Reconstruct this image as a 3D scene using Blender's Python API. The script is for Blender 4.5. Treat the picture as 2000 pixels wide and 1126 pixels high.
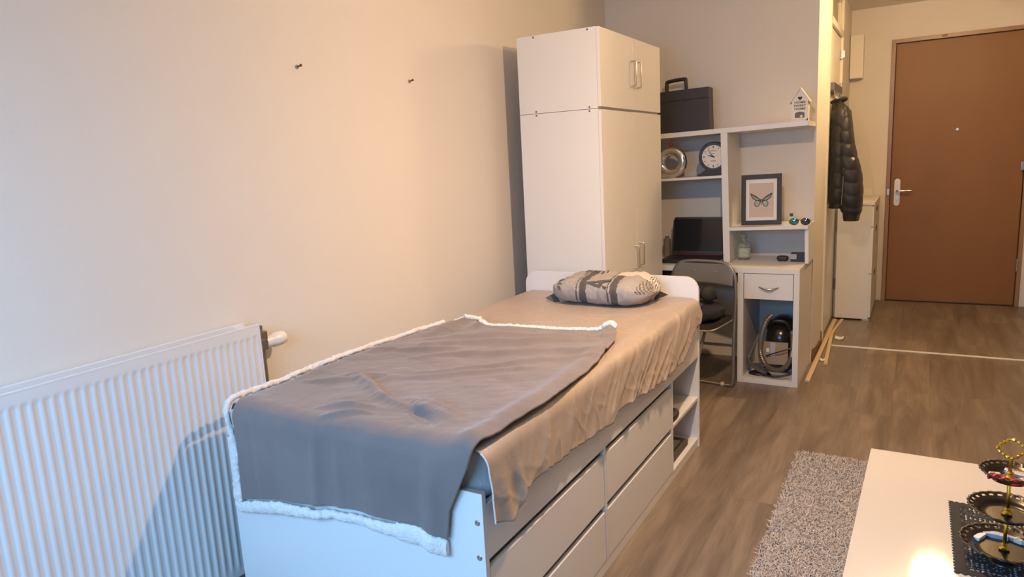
import bpy, bmesh, math, random
from mathutils import Vector, Matrix, noise
random.seed(7)
PI = math.pi
for o in list(bpy.data.objects): bpy.data.objects.remove(o)
SC = bpy.context.scene
COL = SC.collection

# ------------------------------------------------------------------ camera
YAW, PIT, ROL, FPX = 0.5315, 0.178, -0.0518, 1355.7
cf = Vector((-math.sin(YAW)*math.cos(PIT), math.cos(YAW)*math.cos(PIT), -math.sin(PIT)))
cr = Vector((math.cos(YAW), math.sin(YAW), 0)); cu = cr.cross(cf)
r2 = math.cos(ROL)*cr + math.sin(ROL)*cu
u2 = -math.sin(ROL)*cr + math.cos(ROL)*cu
cam = bpy.data.cameras.new('camera'); camo = bpy.data.objects.new('camera', cam); COL.objects.link(camo)
m = Matrix.Identity(4)
for i in range(3):
    m[i][0] = r2[i]; m[i][1] = u2[i]; m[i][2] = -cf[i]
m[0][3], m[1][3], m[2][3] = 0, 0, 1.48
camo.matrix_world = m
cam.sensor_width = 36; cam.lens = FPX/2000*36; cam.clip_start = 0.02; cam.clip_end = 60
SC.camera = camo

# ------------------------------------------------------------------ light and exposure
SC.view_settings.view_transform = 'Standard'
SC.view_settings.look = 'None'
SC.view_settings.gamma = 1.0
SC.view_settings.use_curve_mapping = False
SC.view_settings.exposure = 0.22
w = bpy.data.worlds.new('world'); SC.world = w; w.use_nodes = True
w.node_tree.nodes['Background'].inputs[0].default_value = (0.45, 0.68, 1.0, 1)
w.node_tree.nodes['Background'].inputs[1].default_value = 0.6

def light(name, kind, loc, power, color, **k):
    l = bpy.data.lights.new(name, kind); l.energy = power; l.color = color
    for a, b in k.items():
        if a != 'rot': setattr(l, a, b)
    o = bpy.data.objects.new(name, l); o.location = loc
    if 'rot' in k: o.rotation_euler = k['rot']
    COL.objects.link(o); return o
WARM = (1.0, 0.675, 0.42)
# daylight entering through the window opening behind the camera
light('window_daylight', 'AREA', (-.95, -0.80, 1.72), 82, (0.27, 0.58, 1.0), shape='RECTANGLE', size=1.6, size_y=1.2, rot=(math.radians(26), 0, 0))
# the bulb of the room's pendant lamp and an added spot for its light below the shade
light('pendant_bulb_light', 'POINT', (-.52, 2.40, 2.20), 46, WARM, shadow_soft_size=0.03)
light('pendant_shade_downlight', 'SPOT', (-.52, 2.40, 2.20), 64, WARM, shadow_soft_size=0.03, spot_size=math.radians(178), spot_blend=1.0)

# ------------------------------------------------------------------ helpers
def mk(name, col, rough=0.5, metal=0.0, spec=0.5, noise_amt=0.0, nscale=8.0, bump=0.0, bscale=60.0, stretch=(1,1,1), coat=0.0, trans=0.0, alpha=1.0, sheen=0.0, emis=None):
    mt = bpy.data.materials.new(name); mt.use_nodes = True
    nt = mt.node_tree; b = nt.nodes['Principled BSDF']
    b.inputs['Base Color'].default_value = (*col, 1); b.inputs['Roughness'].default_value = rough
    b.inputs['Metallic'].default_value = metal; b.inputs['Specular IOR Level'].default_value = spec
    b.inputs['Coat Weight'].default_value = coat; b.inputs['Transmission Weight'].default_value = trans
    b.inputs['Sheen Weight'].default_value = sheen; b.inputs['Alpha'].default_value = alpha
    if emis:
        b.inputs['Emission Color'].default_value = (*emis[0], 1); b.inputs['Emission Strength'].default_value = emis[1]
    tc = nt.nodes.new('ShaderNodeTexCoord'); mp = nt.nodes.new('ShaderNodeMapping')
    mp.inputs['Scale'].default_value = stretch
    nt.links.new(tc.outputs['Object'], mp.inputs['Vector'])
    n = nt.nodes.new('ShaderNodeTexNoise'); n.inputs['Scale'].default_value = nscale; n.inputs['Detail'].default_value = 5
    nt.links.new(mp.outputs[0], n.inputs['Vector'])
    mx = nt.nodes.new('ShaderNodeMix'); mx.data_type = 'RGBA'
    a = noise_amt
    mx.inputs[6].default_value = (*[c*(1-a) for c in col], 1); mx.inputs[7].default_value = (*[min(1, c*(1+a)) for c in col], 1)
    nt.links.new(n.outputs['Fac'], mx.inputs[0]); nt.links.new(mx.outputs[2], b.inputs['Base Color'])
    if bump > 0:
        n2 = nt.nodes.new('ShaderNodeTexNoise'); n2.inputs['Scale'].default_value = bscale; n2.inputs['Detail'].default_value = 4
        nt.links.new(mp.outputs[0], n2.inputs['Vector'])
        bp = nt.nodes.new('ShaderNodeBump'); bp.inputs['Strength'].default_value = bump; bp.inputs['Distance'].default_value = 0.004
        nt.links.new(n2.outputs['Fac'], bp.inputs['Height']); nt.links.new(bp.outputs[0], b.inputs['Normal'])
    return mt

M = {}
M['wall'] = mk('wall_paint', (0.75, 0.70, 0.635), 0.85, noise_amt=0.02, nscale=3, bump=0.25, bscale=130)
M['farwall'] = mk('low_bounce_wall', (0.36, 0.32, 0.28), 0.9)  # unseen walls coloured darker so less light bounces back into the room
M['ceiling'] = mk('ceiling_paint', (0.80, 0.77, 0.72), 0.9, noise_amt=0.02, bump=0.2, bscale=90)
M['white'] = mk('white_melamine', (0.75, 0.73, 0.69), 0.38, noise_amt=0.01, bump=0.03, bscale=200)
M['whitebed'] = mk('white_foil', (0.80, 0.79, 0.78), 0.35, noise_amt=0.015, bump=0.04, bscale=150)
M['edge'] = mk('raw_chipboard_edge', (0.42, 0.34, 0.27), 0.8, noise_amt=0.25, nscale=80)
M['cream'] = mk('cream_door_paint', (0.80, 0.75, 0.64), 0.30, noise_amt=0.015)
M['dark'] = mk('black_plastic', (0.018, 0.017, 0.017), 0.4, noise_amt=0.1)
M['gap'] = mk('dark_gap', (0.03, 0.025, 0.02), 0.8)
M['steel'] = mk('brushed_steel', (0.62, 0.60, 0.57), 0.28, metal=1.0, noise_amt=0.05, nscale=30)
M['chrome'] = mk('polished_chrome', (0.80, 0.78, 0.75), 0.08, metal=1.0)
M['radiator'] = mk('radiator_enamel', (0.74, 0.73, 0.72), 0.30, noise_amt=0.01)
M['gold'] = mk('gold_plated', (0.75, 0.55, 0.08), 0.22, metal=1.0, noise_amt=0.1)
M['tray'] = mk('dark_bronze_plate', (0.060, 0.050, 0.038), 0.3, metal=0.8, noise_amt=0.15, nscale=12)
M['lace'] = mk('black_felt_lace', (0.030, 0.027, 0.025), 0.85, noise_amt=0.2, nscale=60)
M['tabletop'] = mk('glossy_white_lacquer', (0.64, 0.60, 0.54), 0.07, noise_amt=0.01, coat=0.3)
M['batten'] = mk('pine_batten', (0.66, 0.50, 0.31), 0.6, noise_amt=0.2, nscale=30, stretch=(1, 0.1, 1))
M['paper'] = mk('white_paper', (0.82, 0.80, 0.76), 0.8)
M['skirt'] = mk('brown_skirting', (0.20, 0.11, 0.06), 0.6, noise_amt=0.3, nscale=12)
M['jacket'] = mk('black_quilted_nylon', (0.014, 0.012, 0.011), 0.52, noise_amt=0.3, nscale=10, bump=0.5, bscale=35, sheen=0.1)
M['case'] = mk('black_leatherette', (0.032, 0.028, 0.027), 0.5, noise_amt=0.2, nscale=20, bump=0.3, bscale=200)
M['chairvinyl'] = mk('grey_vinyl', (0.17, 0.155, 0.135), 0.45, noise_amt=0.1, bump=0.1, bscale=160)
M['chairtube'] = mk('grey_lacquered_tube', (0.27, 0.25, 0.23), 0.35, metal=0.6, noise_amt=0.05)
M['caramel'] = mk('silver_tube', (0.55, 0.52, 0.47), 0.3, metal=0.9)
M['cardboard'] = mk('brown_cardboard', (0.36, 0.27, 0.19), 0.8, noise_amt=0.12)
M['mattress'] = mk('white_quilted_ticking', (0.78, 0.79, 0.80), 0.85, noise_amt=0.03, bump=0.6, bscale=70)
M['sherpa'] = mk('white_sherpa', (0.82, 0.79, 0.76), 0.95, noise_amt=0.06, nscale=60, bump=1.0, bscale=140, sheen=0.3)

# floor: long grey-brown laminate boards
def floor_mat():
    mt = bpy.data.materials.new('laminate_boards'); mt.use_nodes = True; nt = mt.node_tree; N = nt.nodes; Lk = nt.links
    b = N['Principled BSDF']; b.inputs['Roughness'].default_value = 0.36
    tc = N.new('ShaderNodeTexCoord'); mp = N.new('ShaderNodeMapping'); mp.inputs['Rotation'].default_value = (0, 0, PI/2)
    mp.inputs['Location'].default_value = (0.33, 0.07, 0)
    Lk.new(tc.outputs['Object'], mp.inputs[0])
    br = N.new('ShaderNodeTexBrick'); br.inputs['Scale'].default_value = 1.0; br.inputs['Brick Width'].default_value = 1.28
    br.inputs['Row Height'].default_value = 0.192; br.inputs['Mortar Size'].default_value = 0.0008; br.offset = 0.37
    br.inputs['Color1'].default_value = (0.0, 0, 0, 1); br.inputs['Color2'].default_value = (1, 1, 1, 1); br.inputs['Mortar'].default_value = (0.3, 0.3, 0.3, 1)
    Lk.new(mp.outputs[0], br.inputs['Vector'])
    # grain, shifted per board
    addv = N.new('ShaderNodeVectorMath'); addv.operation = 'MULTIPLY_ADD'
    Lk.new(br.outputs['Color'], addv.inputs[0]); addv.inputs[1].default_value = (7.3, 3.1, 5.0)
    Lk.new(mp.outputs[0], addv.inputs[2])
    mp2 = N.new('ShaderNodeMapping'); mp2.inputs['Scale'].default_value = (1.3, 9.0, 1); Lk.new(addv.outputs[0], mp2.inputs[0])
    n1 = N.new('ShaderNodeTexNoise'); n1.inputs['Scale'].default_value = 1.3; n1.inputs['Detail'].default_value = 6; n1.inputs['Roughness'].default_value = 0.6; n1.inputs['Distortion'].default_value = 0.6
    Lk.new(mp2.outputs[0], n1.inputs['Vector'])
    mp3 = N.new('ShaderNodeMapping'); mp3.inputs['Scale'].default_value = (6, 90.0, 1); Lk.new(addv.outputs[0], mp3.inputs[0])
    n2 = N.new('ShaderNodeTexNoise'); n2.inputs['Scale'].default_value = 1.0; n2.inputs['Detail'].default_value = 4
    Lk.new(mp3.outputs[0], n2.inputs['Vector'])
    cr_ = N.new('ShaderNodeValToRGB'); e = cr_.color_ramp.elements
    e[0].position = 0.30; e[0].color = (0.135, 0.098, 0.072, 1); e[1].position = 0.68; e[1].color = (0.27, 0.212, 0.160, 1)
    mid = e.new(0.5); mid.color = (0.20, 0.152, 0.114, 1)
    Lk.new(n1.outputs['Fac'], cr_.inputs[0])
    mx = N.new('ShaderNodeMix'); mx.data_type = 'RGBA'; mx.blend_type = 'MULTIPLY'; mx.inputs[0].default_value = 1
    Lk.new(cr_.outputs[0], mx.inputs[6])
    r2_ = N.new('ShaderNodeMapRange'); r2_.inputs[1].default_value = 0.3; r2_.inputs[2].default_value = 0.7; r2_.inputs[3].default_value = 0.88; r2_.inputs[4].default_value = 1.08
    Lk.new(n2.outputs['Fac'], r2_.inputs[0]); Lk.new(r2_.outputs[0], mx.inputs[7])
    mx2 = N.new('ShaderNodeMix'); mx2.data_type = 'RGBA'; mx2.blend_type = 'MULTIPLY'; mx2.inputs[0].default_value = 1
    r3 = N.new('ShaderNodeMapRange'); r3.inputs[3].default_value = 0.86; r3.inputs[4].default_value = 1.12
    Lk.new(br.outputs['Color'], r3.inputs[0]); Lk.new(mx.outputs[2], mx2.inputs[6]); Lk.new(r3.outputs[0], mx2.inputs[7])
    mx3 = N.new('ShaderNodeMix'); mx3.data_type = 'RGBA'; Lk.new(br.outputs['Fac'], mx3.inputs[0])
    Lk.new(mx2.outputs[2], mx3.inputs[6]); mx3.inputs[7].default_value = (0.15, 0.11, 0.085, 1)
    Lk.new(mx3.outputs[2], b.inputs['Base Color'])
    return mt
M['floor'] = floor_mat()

def velvet_mat(name, c1, c2, sc=7, sheen=0.5, rough=0.8):
    mt = mk(name, c1, rough, noise_amt=0.0, bump=0.3, bscale=220, sheen=sheen)
    nt = mt.node_tree
    for n in nt.nodes:
        if n.type == 'MIX': n.inputs[6].default_value = (*c1, 1); n.inputs[7].default_value = (*c2, 1)
        if n.type == 'TEX_NOISE' and abs(n.inputs['Scale'].default_value-8) < .01: n.inputs['Scale'].default_value = sc
    return mt
M['blanket'] = velvet_mat('grey_fleece', (0.150, 0.120, 0.110), (0.255, 0.208, 0.192), 4, 0.3)
M['sheet'] = velvet_mat('taupe_satin_sheet', (0.37, 0.290, 0.225), (0.44, 0.350, 0.275), 4, 0.15, 0.42)
M['rug'] = velvet_mat('greige_shaggy_pile', (0.42, 0.36, 0.31), (0.66, 0.59, 0.53), 60, 0.2, 0.95)

class MB:
    """collects shapes and links them as ONE mesh object"""
    def __init__(s): s.v = []; s.f = []; s.mi = []
    def add(s, vs, fs, mat=0, T=None):
        k = len(s.v)
        s.v += [tuple(T @ Vector(p)) if T else tuple(p) for p in vs]
        s.f += [tuple(i+k for i in f) for f in fs]; s.mi += [mat]*len(fs); return s
    def bm(s, b, mat=0, T=None):
        b.verts.index_update()
        s.add([v.co.copy() for v in b.verts], [[v.index for v in f.verts] for f in b.faces], mat, T); b.free(); return s
    def box(s, x0, x1, y0, y1, z0, z1, bev=0.0, mat=0, T=None, seg=2):
        if bev: s.wn = True
        b = bmesh.new(); bmesh.ops.create_cube(b, size=1)
        for v in b.verts: v.co = Vector(((x0+x1)/2+v.co.x*(x1-x0), (y0+y1)/2+v.co.y*(y1-y0), (z0+z1)/2+v.co.z*(z1-z0)))
        if bev: bmesh.ops.bevel(b, geom=list(b.edges), offset=bev, segments=seg, affect='EDGES', profile=0.5)
        return s.bm(b, mat, T)
    def cyl(s, p0, p1, r, n=16, r1=None, mat=0, T=None, cap=True):
        p0, p1 = Vector(p0), Vector(p1); d = (p1-p0).normalized(); a = d.orthogonal().normalized(); c = d.cross(a)
        r1 = r if r1 is None else r1; vs = []; fs = []
        for p, rr in ((p0, r), (p1, r1)):
            for i in range(n):
                t = 2*PI*i/n; vs.append(p+(a*math.cos(t)+c*math.sin(t))*rr)
        for i in range(n): fs.append((i, (i+1) % n, n+(i+1) % n, n+i))
        if cap: fs += [tuple(range(n))[::-1], tuple(range(n, 2*n))]
        return s.add(vs, fs, mat, T)
    def tube(s, pts, r, n=10, closed=False, mat=0, T=None, rib=0):
        P = [Vector(p) for p in pts]; L = len(P); vs = []; fs = []; prev = None
        for i in range(L):
            if closed: d = (P[(i+1) % L]-P[i-1])
            else: d = P[min(i+1, L-1)]-P[max(i-1, 0)]
            d.normalize()
            if prev is None: a = d.orthogonal().normalized()
            else: a = (prev-d*prev.dot(d)).normalized()
            prev = a; c = d.cross(a)
            rr = r[i] if isinstance(r, (list, tuple)) else r
            if rib and i % 2: rr *= 1-rib
            for k in range(n):
                t = 2*PI*k/n; vs.append(P[i]+(a*math.cos(t)+c*math.sin(t))*rr)
        for i in range(L if closed else L-1):
            j = (i+1) % L
            for k in range(n): fs.append((i*n+k, i*n+(k+1) % n, j*n+(k+1) % n, j*n+k))
        if not closed: fs += [tuple(range(n))[::-1], tuple(range((L-1)*n, L*n))]
        return s.add(vs, fs, mat, T)
    def lathe(s, prof, c=(0, 0, 0), n=32, mat=0, T=None, sy=1.0):
        vs = []; fs = []; L = len(prof)
        for r, z in prof:
            for i in range(n):
                t = 2*PI*i/n; vs.append((c[0]+r*math.cos(t), c[1]+r*math.sin(t)*sy, c[2]+z))
        for j in range(L-1):
            for i in range(n): fs.append((j*n+i, j*n+(i+1) % n, (j+1)*n+(i+1) % n, (j+1)*n+i))
        if prof[0][0] > 1e-5: fs.append(tuple(range(n))[::-1])
        if prof[-1][0] > 1e-5: fs.append(tuple(range((L-1)*n, L*n)))
        return s.add(vs, fs, mat, T)
    def prism(s, poly, axis, a0, a1, mat=0, T=None):
        """polygon extruded along axis (0,1,2); poly gives the other two coordinates in order"""
        n = len(poly); vs = []
        for a in (a0, a1):
            for p, q in poly:
                v = [p, q]; v.insert(axis, a); vs.append(v)
        fs = [tuple(range(n))[::-1], tuple(range(n, 2*n))]+[(i, (i+1) % n, n+(i+1) % n, n+i) for i in range(n)]
        return s.add(vs, fs, mat, T)
    def grid(s, fn, nu, nv, mat=0, T=None):
        vs = [fn(i/nu, j/nv) for j in range(nv+1) for i in range(nu+1)]
        fs = [(j*(nu+1)+i, j*(nu+1)+i+1, (j+1)*(nu+1)+i+1, (j+1)*(nu+1)+i) for j in range(nv) for i in range(nu)]
        return s.add(vs, fs, mat, T)
    def ball(s, c, r, n=16, mat=0, T=None):
        r = (r, r, r) if not isinstance(r, tuple) else r
        b = bmesh.new(); bmesh.ops.create_uvsphere(b, u_segments=n, v_segments=max(6, n//2), radius=1)
        for v in b.verts: v.co = Vector((c[0]+v.co.x*r[0], c[1]+v.co.y*r[1], c[2]+v.co.z*r[2]))
        return s.bm(b, mat, T)
    def build(s, name, mats, parent=None, angle=40, fixn=True):
        me = bpy.data.meshes.new(name); me.from_pydata(s.v, [], s.f)
        if not isinstance(mats, (list, tuple)): mats = [mats]
        for mt in mats: me.materials.append(mt)
        me.polygons.foreach_set('material_index', s.mi)
        if fixn:
            b = bmesh.new(); b.from_mesh(me); bmesh.ops.recalc_face_normals(b, faces=b.faces); b.to_mesh(me); b.free()
        me.shade_smooth(); me.set_sharp_from_angle(angle=math.radians(angle)); me.update()
        o = bpy.data.objects.new(name, me); COL.objects.link(o)
        if getattr(s, 'wn', False):
            md_ = o.modifiers.new('normals', 'WEIGHTED_NORMAL'); md_.keep_sharp = True; md_.weight = 100
        if parent:
            o.parent = parent
            p = parent; T = Matrix.Translation(p.location) @ p.rotation_euler.to_matrix().to_4x4() if p.type == 'EMPTY' else None
            if T and getattr(s, 'world', True): o.matrix_parent_inverse = T.inverted()
        return o

def tag(o, label, cat=None, group=None, kind=None):
    if label: o['label'] = label
    if cat: o['category'] = cat
    if group: o['group'] = group
    if kind: o['kind'] = kind
    return o
def thing(name, label, cat, loc=(0, 0, 0), group=None, kind=None):
    """an Empty at the thing's base; parts are built in world coordinates and keep their place"""
    o = bpy.data.objects.new(name, None); o.location = loc; o.empty_display_size = 0.05; COL.objects.link(o)
    return tag(o, label, cat, group, kind)
def struct(o, label=None): o['kind'] = 'structure'; return tag(o, label)
def arc(c, r, a0, a1, n, ax='xz', y=0):
    out = []
    for i in range(n+1):
        t = a0+(a1-a0)*i/n; p, q = c[0]+r*math.cos(t), c[1]+r*math.sin(t)
        out.append({'xz': (p, y, q), 'xy': (p, q, y), 'yz': (y, p, q)}[ax])
    return out
def smooth_path(pts, n=8):
    P = [Vector(p) for p in pts]; out = []
    for i in range(len(P)-1):
        a = P[max(i-1, 0)]; b = P[i]; c = P[i+1]; d = P[min(i+2, len(P)-1)]
        for k in range(n):
            t = k/n
            out.append(0.5*((2*b)+(c-a)*t+(2*a-5*b+4*c-d)*t*t+(3*b-a-3*c+d)*t**3))
    out.append(P[-1]); return out
def lerp_tab(tab, x):
    if x <= tab[0][0]: return tab[0][1]
    for (a, b), (c, d) in zip(tab, tab[1:]):
        if x <= c:
            t = (x-a)/(c-a); return b+(d-b)*t
    return tab[-1][1]
def text_mesh(txt, size, ext=0.0):
    cu_ = bpy.data.curves.new('t', 'FONT'); cu_.body = txt; cu_.size = size; cu_.extrude = ext; cu_.resolution_u = 3
    cu_.offset = .02*size; cu_.align_x = 'CENTER'; cu_.align_y = 'CENTER'
    ob = bpy.data.objects.new('t', cu_); COL.objects.link(ob); bpy.context.view_layer.update()
    me = bpy.data.meshes.new_from_object(ob.evaluated_get(bpy.context.evaluated_depsgraph_get()))
    vs = [v.co.copy() for v in me.vertices]; fs = [tuple(p.vertices) for p in me.polygons]
    bpy.data.objects.remove(ob); bpy.data.curves.remove(cu_); bpy.data.meshes.remove(me)
    return vs, fs
def rotT(c, ax, ang):
    return Matrix.Translation(c) @ Matrix.Rotation(ang, 4, ax) @ Matrix.Translation(-Vector(c))

# ================================================================== THE ROOM
XL, YB, XH, YE, ZC, XR, YF = -2.065, 5.08, -0.593, 7.45, 2.70, 2.2, -1.0
struct(MB().box(XL-.1, XR+.1, YF-.1, YE+.1, -0.1, 0.0).build('floor', M['floor']), 'grey-brown laminate floor in long boards')
struct(MB().box(XL-.1, XR+.1, YF-.1, YE+.1, ZC, ZC+.1).build('ceiling', M['ceiling']), 'plain off-white ceiling')
struct(MB().box(XL-.1, XL, YF-.1, YB+.1, 0, ZC).build('wall_left', M['wall']), 'plain off-white wall behind the bed and radiator')
struct(MB().box(XL, XH-.1, YB, YB+.1, 0, ZC).build('wall_back', M['wall']), 'off-white wall behind the desk')
DY0, DY1, DZ = 5.70, 6.62, 2.69
wh = MB()
wh.box(XH-.1, XH, YB, DY0, 0, ZC).box(XH-.1, XH, DY1, YE+.1, 0, ZC).box(XH-.1, XH, DY0, DY1, DZ, ZC)
struct(wh.build('wall_hall', M['wall']), 'cream hall wall with the bathroom door in it')
EX0, EX1, EZ = -0.255, 0.822, 2.40
we = MB()
we.box(XH-.1, EX0, YE, YE+.1, 0, ZC).box(EX1, XR+.1, YE, YE+.1, 0, ZC).box(EX0, EX1, YE, YE+.1, EZ, ZC)
struct(we.build('wall_end', M['wall']), 'cream end wall around the brown entrance door')
struct(MB().box(XR, XR+.1, YF-.1, YE+.1, 0, ZC).build('wall_right', M['farwall']), 'unseen wall on the right, darkened to cut bounced light')
wf = MB(); wx0, wx1, wz0, wz1 = -1.85, -.15, 0.75, 2.35
wf.box(XL, wx0, YF-.1, YF, 0, ZC).box(wx1, XR, YF-.1, YF, 0, ZC).box(wx0, wx1, YF-.1, YF, 0, wz0).box(wx0, wx1, YF-.1, YF, wz1, ZC)
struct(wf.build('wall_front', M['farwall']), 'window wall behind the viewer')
wn = struct(thing('window_1', 'white framed window behind the viewer', None, (-1.0, YF, wz0)))
f_ = MB()
for a in ((wx0, wx0+.06, wz0, wz1), (wx1-.06, wx1, wz0, wz1), (wx0, wx1, wz0, wz0+.06), (wx0, wx1, wz1-.06, wz1), (-1.03, -.97, wz0, wz1)):
    f_.box(a[0], a[1], YF-.08, YF-.02, a[2], a[3])
f_.build('window_frame', M['white'], wn)

# baseboards and the floor strip
struct(MB().box(XL, XH-.004, YB-.012, YB, 0, 0.06, 0.003).build('baseboard_back', M['cream']))
bb = MB(); bb.box(XH, XH+.006, 5.10, 5.52, 0.0, 0.05)
bb.prism([(5.12, 0.0), (5.70, 0.0), (5.70, .03), (5.63, .10), (5.60, .035), (5.30, .06), (5.12, .085)], 0, XH, XH+.008)
struct(bb.build('baseboard_hall', M['skirt']), 'torn brown base edge left where the hall skirting was removed')
struct(MB().box(-0.53, XR, 5.575, 5.605, 0.0, 0.006, 0.002).build('trim_1', M['cream']), 'thin cream transition strip across the laminate')

# ---------------- entrance door
brown = mk('brown_door_lacquer', (0.24, 0.106, 0.028), 0.5, noise_amt=0.12, nscale=3, bump=0.12, bscale=180, stretch=(1, 1, .3))
brown2 = mk('brown_frame_lacquer', (0.31, 0.175, 0.085), 0.35, noise_amt=0.1, nscale=4)
d1 = struct(thing('door_1', 'brown flush entrance door in a brown frame', None, (0.28, YE, 0)))
MB().box(-0.215, 0.785, YE+.012, YE+.05, 0.008, 2.36, 0.002).build('door_leaf', brown, d1)
fr = MB().box(EX0, -0.222, YE-.015, YE+.08, 0, EZ, 0.002).box(0.792, EX1, YE-.015, YE+.08, 0, EZ, 0.002).box(-.222, .792, YE-.015, YE+.08, 2.367, EZ, .002)
fr.box(-.222, .792, YE+.05, YE+.08, 0, 2.37)
fr.build('door_frame', brown2, d1)
MB().box(-.222, .792, YE-.01, YE+.05, 0, 0.007).build('threshold', M['gap'], d1)
hp = MB()
pl_ = [(-.162+.024*math.cos(t), 1.133+.024*math.sin(t)) for t in [PI*i/8 for i in range(9)]]+[(-.162+.024*math.cos(t), .93+.024*math.sin(t)) for t in [PI+PI*i/8 for i in range(9)]]
hp.prism(pl_, 1, YE+.004, YE+.013)
hpo = hp.build('handle_plate', mk('white_plate', (0.75, 0.76, 0.80), .3), d1); tag(hpo, 'rounded white security plate')
MB().tube([(-.162, YE+.008, 1.047), (-.162, YE-.03, 1.047), (-.150, YE-.042, 1.047), (-.06, YE-.042, 1.047), (-.045, YE-.04, 1.045)], .009, 10).build('handle', M['chrome'], hpo)
MB().cyl((-.162, YE+.006, .975), (-.162, YE-.004, .975), .013, 16).box(-.165, -.159, YE-.006, YE-.003, .955, .978).build('lock_cylinder', M['steel'], hpo)
MB().cyl((.285, YE+.013, 1.577), (.285, YE+.006, 1.577), .011, 16).build('peephole', M['steel'], d1)
MB().box(-.245, -.225, YE-.018, YE-.014, 1.01, 1.065, .001).build('strike_plate', M['steel'], d1)
for z in (0.32, 2.0):
    MB().cyl((.789, YE-.02, z), (.789, YE-.02, z+.11), .008, 10).build('hinge', M['steel'], d1)
MB().box(.765, .79, YE-.017, YE-.013, 1.20, 1.27, .001).build('frame_plate', M['steel'], d1)
MB().box(.13, .17, YE-.017, YE-.014, 2.375, 2.395, .001).build('frame_tag', brown, d1)

# ---------------- bathroom door in the hall wall
d2 = struct(thing('door_2', 'cream flush bathroom door with a glass panel above', None, (XH, 6.16, 0)))
MB().box(XH-.045, XH-.008, DY0+.035, DY1-.035, 0.012, 2.355, 0.002).build('door_leaf', M['cream'], d2)
fr = MB().box(XH-.1, XH+.012, DY0-.03, DY0+.03, 0, 2.695, .003).box(XH-.1, XH+.012, DY1-.03, DY1+.03, 0, 2.695, .003)
fr.box(XH-.1, XH+.012, DY0, DY1, 2.362, 2.41, .003).box(XH-.1, XH+.012, DY0, DY1, 2.66, 2.695, .003)
fr.build('door_frame', M['cream'], d2)
fr = MB()
for a in ((DY0+.04, DY0+.075, 2.415, 2.655), (DY1-.075, DY1-.04, 2.415, 2.655), (DY0+.04, DY1-.04, 2.415, 2.445), (DY0+.04, DY1-.04, 2.63, 2.655)):
    fr.box(XH-.05, XH-.01, a[0], a[1], a[2], a[3], .002)
tr = fr.build('transom_frame', M['cream'], d2)
MB().box(XH-.035, XH-.03, DY0+.07, DY1-.07, 2.44, 2.635).build('pane', mk('frosted_pane', (.36, .31, .24), .35, noise_amt=.2, nscale=90, stretch=(1, .1, .1)), tr)
hpo = MB().box(XH-.008, XH-.002, 5.79, 5.825, .92, 1.12, .002).build('handle_plate', M['steel'], d2)
MB().tube([(XH-.004, 5.808, 1.045), (XH+.045, 5.808, 1.045), (XH+.055, 5.82, 1.045), (XH+.055, 5.93, 1.045)], .009, 10).build('handle', M['chrome'], hpo)
for z in (.25, 1.9): MB().cyl((XH+.004, DY1-.032, z), (XH+.004, DY1-.032, z+.1), .009, 10).build('hinge', M['steel'], d2)
MB().box(XH-.006, XH+.014, 6.56, 6.60, 2.19, 2.265, .002).box(XH+.01, XH+.025, 6.575, 6.585, 2.20, 2.255, .002).build('bolt', M['steel'], d2)
MB().box(XH-.1, XH-.05, DY0, DY1, 0, DZ).build('door_back', M['cream'], d2)

# ================================================================== LAMPS
bulb = mk('warm_bulb', (1, .8, .5), .4, emis=((1, .75, .45), 6))
lp = thing('pendant_lamp', 'white pendant lamp hanging over the bed, above the picture', 'lamp', (-.52, 2.40, ZC))
MB().cyl((-.52, 2.40, ZC), (-.52, 2.40, ZC-.03), .05, 24, .045).build('ceiling_rose', M['white'], lp)
MB().cyl((-.52, 2.40, ZC-.03), (-.52, 2.40, 2.36), .003, 8).build('cord', M['white'], lp)
MB().lathe([(.018, .02), (.022, -.04), (.022, -.07), (.017, -.075)], (-.52, 2.40, 2.37), 20).build('socket', M['white'], lp)
sh = MB().lathe([(.03, .0), (.09, -.02), (.15, -.06), (.152, -.062), (.088, -.024), (.03, -.006)], (-.52, 2.40, 2.39), 40)
sh.build('lamp_shade', M['white'], lp)
hl = thing('ceiling_lamp', 'lit round white ceiling lamp between desk and hall', 'lamp', (.22, 5.36, ZC))
MB().cyl((.22, 5.36, ZC), (.22, 5.36, ZC-.03), .10, 32, .10).build('lamp_base', M['white'], hl)
MB().cyl((.22, 5.36, ZC-.03), (.22, 5.36, ZC-.14), .02, 14).build('stem', M['white'], hl)
MB().ball((.22, 5.36, ZC-.22), (.12, .12, .10), 28).build('glass_globe', mk('lit_opal_glass', (1, .9, .7), .4, emis=((1, .66, .32), 105)), hl)

# ================================================================== RADIATOR
XP = -1.975
ra = thing('radiator', 'white panel radiator with vertical ribs on the wall left of the bed', 'radiator', (-2.03, .9, .12))
RY0, RY1, RZ0, RZ1 = -0.1, 1.603, 0.12, 0.97
def rad_front(u, v):
    y = RY0+(RY1-RY0)*u; z = RZ0+(RZ1-RZ0)*v
    ph = ((y-1.59)/.0272) % 1.0
    prof = 0.5-0.5*math.cos(2*PI*ph); prof = min(1, max(0, (prof-.12)*1.8))
    e = min(1, max(0, (.94-z)/.022))*min(1, max(0, (z-RZ0-.03)/.03))
    e = e*e*(3-2*e)
    if y > 1.595: e = 0
    return (XP-.0042*prof*e, y, z)
vals = [0, .01, .035, .06]+[.1+.8*i/8 for i in range(9)]+[.935, .945, .95, .955, .96, .965, .97, .975, .99, 1.0]
fp = MB(); nu = 630; nv = len(vals)-1
vs = [rad_front(i/nu, t) for t in vals for i in range(nu+1)]
fs = [(j*(nu+1)+i, j*(nu+1)+i+1, (j+1)*(nu+1)+i+1, (j+1)*(nu+1)+i) for j in range(nv) for i in range(nu)]
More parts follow.
